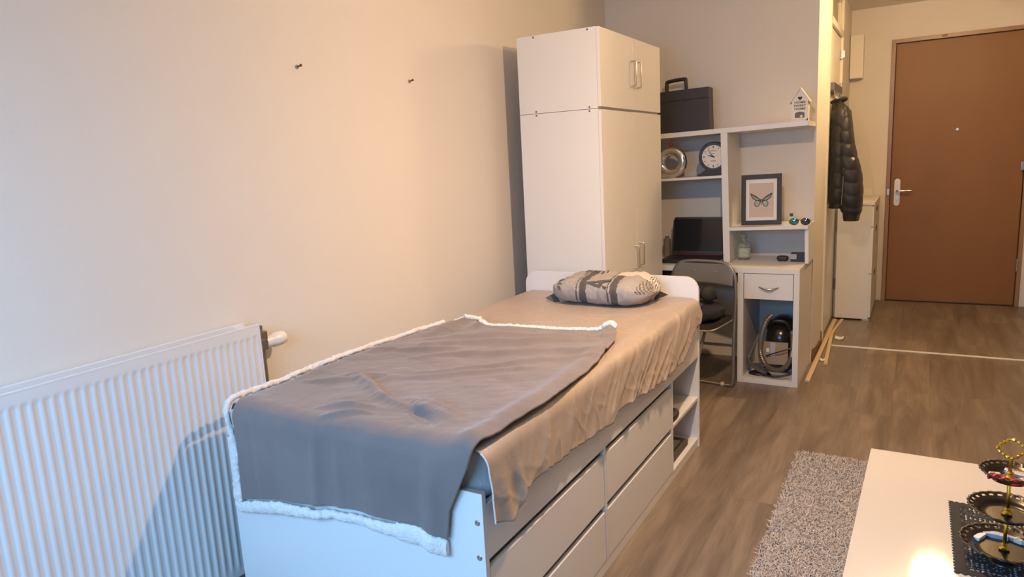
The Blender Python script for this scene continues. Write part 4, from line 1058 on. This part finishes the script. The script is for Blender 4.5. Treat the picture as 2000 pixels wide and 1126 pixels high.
MB().cyl((sx, sy, TZ+.02), (sx, sy, TZ+.274), .0042, 14).build('rod', M['gold'], ts)
for z in (.034, .128, .222):
    MB().lathe([(.0042, 0), (.011, 0), (.012, .003), (.008, .006), (.0055, .010), (.008, .013), (.0042, .017)], (sx, sy, TZ+z), 20).build('collar', M['gold'], ts)
rh = []
for i in range(60):
    a = 2*PI*i/60; rr_ = .0245*(1+.07*math.cos(4*a)); rh.append((sx+rr_*math.sin(a)*1.05, sy, TZ+.296+rr_*.88*-math.cos(a)))
MB().tube(rh, [.0034+.0014*math.sin(i*1.57) for i in range(60)], 8, closed=True).build('ring_handle', M['gold'], ts)

# sweets on the top tray
def candy(label, kind, x, y, z, rz, size, mtl, mt2=None):
    t = thing('wrapped_candy', label, 'candy', (x, y, z), 'wrapped sweets on the tiered stand')
    size *= 1.3
    T = Matrix.Translation((x, y, z)) @ Matrix.Rotation(rz, 4, 'Z')
    if kind == 'ball':
        MB().grid(lambda u, v: T @ (superbox(u, v, size, size*.75, size*.7, 2.4)+Vector((0, 0, size*.7))), 20, 12).build('sweet', mtl, t, 50)
        for s in (-1, 1): MB().cyl((s*size*.7, 0, size*.7), (s*size*1.6, 0, size*.75), size*.12, 10, size*.5, T=T).build('twist', mtl, t)
    else:
        MB().box(-size, size, -size*.35, size*.35, .0005, size*.38, .0015, T=T).build('bar', mtl, t)
        MB().box(-size*.35, size*.35, -size*.36, size*.36, .0003, size*.40, .001, T=T).build('band', mt2 or mtl, t)
red = mk('red_foil', (.42, .02, .03), .2, metal=.6, noise_amt=.3, nscale=200); sil = mk('silver_foil', (.58, .54, .52), .25, metal=.5, noise_amt=.25, nscale=150)
brn = mk('brown_wrap', (.20, .07, .05), .35, noise_amt=.3, nscale=100); blu = mk('pale_blue_wrap', (.36, .39, .48), .3, noise_amt=.2, nscale=100)
zt = TZ+.2195
for a in (('red foil sweet at the left front rim of the top tray', 'ball', sx-.029, sy-.020, zt, .4, .0085, red),
          ('red foil sweet between the two others at the front rim', 'ball', sx-.013, sy-.031, zt, .1, .0085, red),
          ('brightest red foil sweet right below the gold rod', 'ball', sx+.005, sy-.038, zt, -.2, .0095, red),
          ('silver wrapped sweet at the left of the top tray', 'bar', sx-.034, sy+.010, zt, .2, .013, sil, brn),
          ('pale wrapped sweet in front of the silver one at the left', 'bar', sx-.030, sy-.008, zt, .1, .012, sil, sil),
          ('blue-grey wrapped bar just behind the gold rod', 'bar', sx+.022, sy+.016, zt, -.3, .022, blu, sil),
          ('long brown and white bar across the back right of the top tray', 'bar', sx+.018, sy+.034, zt, -.25, .020, sil, brn),
          ('brown and silver bar at the right front of the top tray', 'bar', sx+.028, sy-.010, zt, .5, .018, brn, sil)):
    candy(*a)
zb = TZ+.0315
for a in (('white folded wrapper at the left rear of the bottom tray', 'bar', sx-.046, sy+.045, zb, 1.1, .019, M['paper'], M['paper']),
          ('pale blue wrapped bar at the rear of the bottom tray', 'bar', sx-.014, sy+.062, zb, -.1, .022, blu, blu),
          ('pale blue wrapped bar at the right of the bottom tray', 'bar', sx+.036, sy+.055, zb, -.5, .020, blu, M['paper'])):
    candy(*a)
